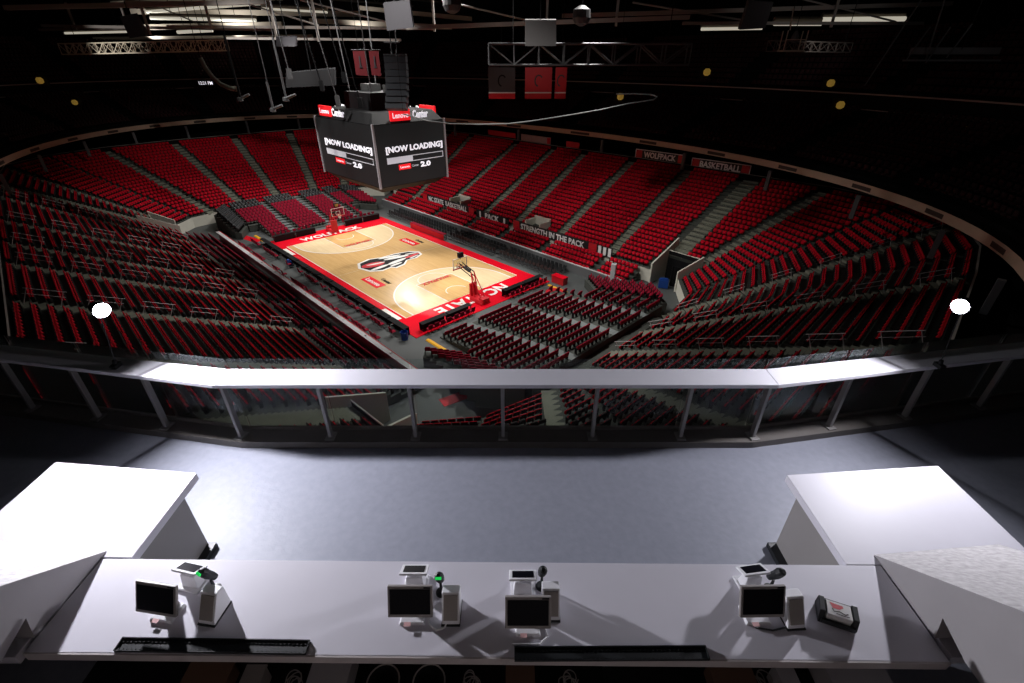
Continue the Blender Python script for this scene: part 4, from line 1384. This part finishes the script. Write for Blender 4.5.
def display(x, y, rz, label):
    t = thing('customer_display', label, 'display', T(x, y, CZ) @ RZ(rz), 'customer displays on the counter')
    part('stand', MB().box((0, 0, .07), (.15, .10, .14), top=(.85, .6)).box((0, 0, .01), (.19, .16, .02)), M_PLW, t, .006)
    K = T(0, .015, .172) @ Matrix.Rotation(R(-24), 4, 'X')
    part('tablet_frame', MB().box((0, 0, 0), (.215, .125, .018)), M_PLW, t, .005, M=K)
    part('screen', MB().box((0, .0, .0105), (.165, .082, .003)), M_SCR, t, M=K)


def printer(x, y, rz, label):
    t = thing('receipt_printer', label, 'printer', T(x, y, CZ) @ RZ(rz), 'receipt printers on the counter')
    part('body', MB().xprism([(-.10, .01), (.09, .01), (.09, .205), (.02, .215), (-.085, .05)], -.066, .066), M_PLW, t, .006)
    part('front_cover', MB().loft([(-.052, -.094, .05), (.052, -.094, .05), (.052, .005, .205), (-.052, .005, .205)][::-1], [(-.052, -.088, .046), (.052, -.088, .046), (.052, .011, .201), (-.052, .011, .201)][::-1]), M_PLG, t)
    part('base_tray', MB().box((0, -.01, .006), (.14, .20, .012)), M_RUB, t)


def scanner(x, y, rz, label, lit):
    t = thing('barcode_scanner', label, 'scanner', T(x, y, CZ) @ RZ(rz), 'barcode scanners on the counter')
    part('stand', MB().lathe([(.045, 0), (.045, .012), (.012, .02), (.010, .12)], 14), M_RUB, t)
    m = MB()
    cs = [((0, .035, .115), .024), ((0, .02, .15), .030), ((0, .0, .19), .034), ((0, -.015, .235), .036), ((0, -.03, .265), .030), ((0, -.036, .275), .016)]
    for (a, ra), (b, rb) in zip(cs, cs[1:]):
        m.tube(a, b, ra, 12, 0, rb)
    part('head', m, M_RUB, t)
    if lit:
        part('status_light', MB().box((0, -.046, .262), (.045, .02, .016), 0, Matrix.Rotation(R(40), 4, 'X')), M_GREEN, t, label='small green light')


W_ = ['far left', 'left of the middle pair', 'right of the middle pair', 'far right']
MX = [(-2.62, 1.985, R(-8)), (-.745, 1.965, 0), (.115, 1.885, 0), (1.835, 1.965, R(1))]
for (x, y, a), lab in zip(MX, ('grey framed touch monitor at the left end of the counter', 'grey framed touch monitor near the middle, beside the printer with a green-lit scanner', 'grey framed touch monitor just right of the counter middle', 'grey framed touch monitor towards the right, next to the napkin caddy')):
    monitor(x, y, a, lab)
for (x, y, a), lab in zip(((-2.545, 2.25, R(-12)), (-.765, 2.235, 0), (.085, 2.19, 0), (1.895, 2.235, R(8))), ('small white customer display behind the leftmost monitor', 'small white customer display behind the second monitor from the left', 'small white customer display behind the third monitor from the left', 'small white customer display behind the rightmost monitor')):
    display(x, y, a, lab)
for (x, y, a), lab in zip(((-2.255, 2.02, R(-8)), (-.455, 2.02, 0), (.292, 2.05, 0), (2.09, 1.99, R(4))), ('white receipt printer right of the leftmost monitor', 'white receipt printer right of the second monitor', 'white receipt printer behind the third monitor', 'white receipt printer right of the rightmost monitor')):
    printer(x, y, a, lab)
for (x, y, a, g), lab in zip(((-2.355, 2.20, R(-30), 1), (-.555, 2.17, 0, 1), (.235, 2.22, R(10), 0), (2.045, 2.20, R(35), 0)), ('black scanner with a green light by the left end terminal', 'black scanner with a green light between second monitor and printer', 'black upright scanner beside the third customer display', 'black tilted scanner behind the rightmost monitor')):
    scanner(x, y, a, lab, g)
for k, (pts, lab) in enumerate((([(-.63, 1.99, .01), (-.62, 1.93, .008), (-.56, 1.88, .008), (-.50, 1.90, .008), (-.47, 1.96, .01)], 'white cable looping below the second monitor'),
                               ([(.235, 1.93, .01), (.26, 1.84, .008), (.20, 1.785, .008), (.0, 1.785, .008)], 'white cable lying below the third monitor'),
                               ([(1.80, 1.90, .008), (1.92, 1.88, .008), (2.02, 1.90, .008), (2.12, 1.91, .008)], 'dark cable lying below the rightmost monitor'))):
    solo('power_cable', MB().path(pts, .007, 6), M_PLW if k < 2 else M_RUB, lab, 'cable', T(0, 0, CZ), 'cables on the counter')
# napkin caddy with a printed stack of napkins
t = thing('napkin_caddy', 'black napkin caddy at the right end of the counter', 'caddy', T(2.43, 1.975, CZ) @ RZ(R(-22)) @ Matrix.Scale(.85, 4))
part('tray', MB().box((0, 0, .012), (.29, .18, .024)), M_RUB, t, .004)
for e in (-1, 1):
    part('side_wall', MB().xprism([(-.09, .02), (.09, .02), (.085, .13), (-.05, .12)], e * .128 - .022, e * .128 + .022), M_RUB, t, .004)
part('back_wall', MB().box((0, .08, .06), (.24, .02, .09)), M_RUB, t)
part('front_bar', MB().box((0, -.09, .04), (.26, .02, .05)), M_RUB, t)
t = thing('napkin_stack', 'stack of white napkins with a red and black print, in the black caddy', 'napkins', T(2.43, 1.975, CZ + .0215) @ RZ(R(-22)) @ Matrix.Scale(.85, 4))
part('paper', MB().box((0, .0, .05), (.19, .135, .10)), M_PAPER, t, .004)
m = MB().quad([(-.07, .05, .1015), (-.05, .0, .1015), (.0, .0, .1015), (.035, .025, .1015), (.03, .045, .1015), (-.02, .045, .1015)])
part('red_print', m, M_SIGNRED, t)
m = MB()
band(m, [(-.055, -.005), (-.045, -.03), (.0, -.02), (.04, -.035), (.065, -.02)], .010, .102, 0)
band(m, [(-.03, -.045), (.03, -.05), (.07, -.045)], .007, .102, 0)
part('black_print', m, M_BLKMAT, t)
# long black bar mats
for (x, y, L, a, lab) in ((-2.14, 1.772, 1.36, R(-.8), 'long black rubber bar mat at the left front edge of the counter'), (.70, 1.722, 1.36, R(.3), 'long black rubber bar mat in front of the third monitor')):
    t = thing('bar_mat', lab, 'bar mat', T(x, y, CZ) @ RZ(a), 'black bar mats on the counter edge')
    part('mat_base', MB().box((0, 0, .005), (L, .085, .01)), M_RUB, t)
    m = MB()
    for e in (-1, 1):
        m.box((0, e * .0435, .012), (L, .006, .024)).box((e * L / 2, 0, .012), (.006, .092, .024))
    part('rim', m, M_RUB, t)
    m = MB()
    for i in range(int(L / .03)):
        m.tube((-L / 2 + .02 + .03 * i, -.03, .01), (-L / 2 + .02 + .03 * i, -.03, .016), .006, 5).tube((-L / 2 + .02 + .03 * i, .02, .01), (-L / 2 + .02 + .03 * i, .02, .016), .006, 5)
    part('stud', m, M_RUB, t)['kind'] = 'stuff'

# ---- things kept on the shelf under the counter
SZ = FZ + .415
for k, (x, lab) in enumerate(((-.93, 'round dark bin with a pale rim under the counter, left one'), (-.60, 'round dark bin with a pale rim under the counter, right one'))):
    t = thing('round_bin', lab, 'bin', T(x, 1.655, SZ + .002), 'round bins under the counter')
    part('bucket', MB().lathe([(.09, 0), (.115, .19), (.11, .19), (.085, .02)], 24), M_BLKMAT, t)
    r_ = [(.115 * math.cos(2 * PI * i / 24), .115 * math.sin(2 * PI * i / 24), .192) for i in range(25)]
    part('rim', MB().path(r_, .006, 6), M_PLG, t)
for (x, w, d, hh, m_, lab) in ((-1.33, .28, .3, .2, M_STUCS, 'grey box under the counter beside the round bins'), (-2.25, .32, .2, .14, M_BRN, 'brown carton under the counter near the left mat'), (-1.9, .14, .14, .16, M_PLG, 'small pale device under the counter left'),
                               (.06, .2, .2, .18, M_BRN, 'brown carton under the counter near the middle'), (1.62, .3, .2, .16, M_BRN, 'brown carton under the counter to the right'), (2.0, .12, .14, .2, M_STUCS, 'narrow grey box under the counter to the right'),
                               (.95, .5, .3, .12, M_BLKMAT, 'flat black case under the counter centre right'), (2.5, .42, .3, .22, M_STUCS, 'wide grey box under the counter at the right end')):
    t = thing('storage_box', lab, 'box', T(x, 1.70, SZ + .002), 'boxes under the counter')
    part('body', MB().box((0, 0, hh / 2), (w, d, hh)), m_, t, .004)
    part('lid', MB().box((0, 0, hh + .006), (w + .012, d + .012, .016)), m_, t)
for k, (x, lab) in enumerate(((-.30, 'tangle of pale wires under the counter right of the round bins'), (.42, 'pale wires hanging under the counter centre'), (1.84, 'coiled pale wires under the counter to the right'), (-1.62, 'white wires under the counter below the left mat'))):
    pts = [((.045 + .012 * math.sin(i * .21 + k)) * math.cos(i * .45) + .02 * math.sin(i * .1 + k), (.05 + .01 * math.cos(i * .3)) * math.sin(i * .45), .01 + .0022 * i) for i in range(70)]
    solo('wire_bundle', MB().path(pts, .004, 5), M_PLG, lab, 'wires', T(x, 1.70, SZ), 'wires under the counter')

# ================================================================== LIGHT
def spot(u, v, z, tu, tv, tz, power, ang, blend=.5, rad=.8, col=(1, .97, .93)):
    l = bpy.data.lights.new('arena_light', 'SPOT')
    l.energy = power
    l.spot_size = R(ang)
    l.spot_blend = blend
    l.shadow_soft_size = rad
    l.color = col
    o = bpy.data.objects.new('arena_light', l)
    COL.objects.link(o)
    a = COURT @ Vector((u, v, z))
    b = COURT @ Vector((tu, tv, tz))
    o.matrix_world = T(*a) @ (b - a).to_track_quat('-Z', 'Y').to_matrix().to_4x4()
    return o


for u in (-20, 0, 20):
    spot(u, -14, 34, u, 9, 0, 24000, 64, .8)
    spot(u, 14, 34, u, -9, 0, 31000, 66, .7)
spot(6, 2, 34, -30, 0, 0, 26000, 62, .7)
spot(-6, 0, 34, 30, 2, 0, 26000, 58, .8)
spot(0, -8, 34, 32, 17, 3, 17000, 36, .8)
for u in (-1, 1):
    for v in (-1, 1):
        spot(u * 15, v * 22, 34, u * 7.5, v * 1, 0, 24000, 38, .7)
spot(-42, 26, 33, 12, -6, 0, 17000, 50, .4, 1.3)


def lamp(p, power, rad=.5, col=(1, .96, .92)):  # unseen fill added to brighten the hung rigging
    l = bpy.data.lights.new('rig_fill_light', 'POINT')
    l.energy = power
    l.shadow_soft_size = rad
    l.color = col
    o = bpy.data.objects.new('rig_fill_light', l)
    COL.objects.link(o)
    o.location = p


lamp((-10, 30, 27), 30)
lamp((14, 32, 27), 30)
lamp((24, 42, 26), 45)
lamp((38, 44, 26), 25)
lamp((-34, 42, 27), 30)


for (p, q, pw, an) in (((-72, 110.5, 25.2), (-70, 112, 31), 1500, 150), ((-55, 110.5, 25.8), (-54, 112, 31), 2600, 150), ((-30, 110.5, 26.0), (-29, 112, 31), 1100, 150), ((-60, 76, 19.5), (-59, 82, 23), 2200, 60), ((2, 52, 22.5), (4, 67, 27), 420, 80), ((32, 54, 22.5), (34, 67, 26.5), 420, 80), ((-24, 58, 22.5), (-22, 70, 26), 260, 70)):
    o = spot(0, 0, 0, 1, 1, 1, pw, an, .6, .3)  # uplights at the left roof edge, then unseen fills added on catwalk and beams
    o.name = 'roof_uplight_fill'
    o.matrix_world = T(*p) @ (Vector(q) - Vector(p)).to_track_quat('-Z', 'Y').to_matrix().to_4x4()
w = bpy.data.worlds.new('dim_hall')
S.world = w
w.use_nodes = True
w.node_tree.nodes['Background'].inputs[0].default_value = (.5, .52, .6, 1)
w.node_tree.nodes['Background'].inputs[1].default_value = .012

# ================================================================== CAMERA
cd = bpy.data.cameras.new('camera')
cd.sensor_width = 36
cd.lens = 470 / 1024 * 36
cd.clip_end = 400
cd.clip_start = .05
cam = bpy.data.objects.new('camera', cd)
COL.objects.link(cam)
cam.location = (0, 0, CAMZ)
cam.rotation_euler = (PI / 2 - .538, 0, 0)
S.camera = cam
S.view_settings.view_transform = 'Standard'
S.view_settings.look = 'None'
S.view_settings.exposure = 0
S.view_settings.gamma = 1
S.view_settings.use_curve_mapping = False
S.cycles.use_denoising = True
S.cycles.max_bounces = 6
S.cycles.transparent_max_bounces = 16
S.cycles.sample_clamp_indirect = 4
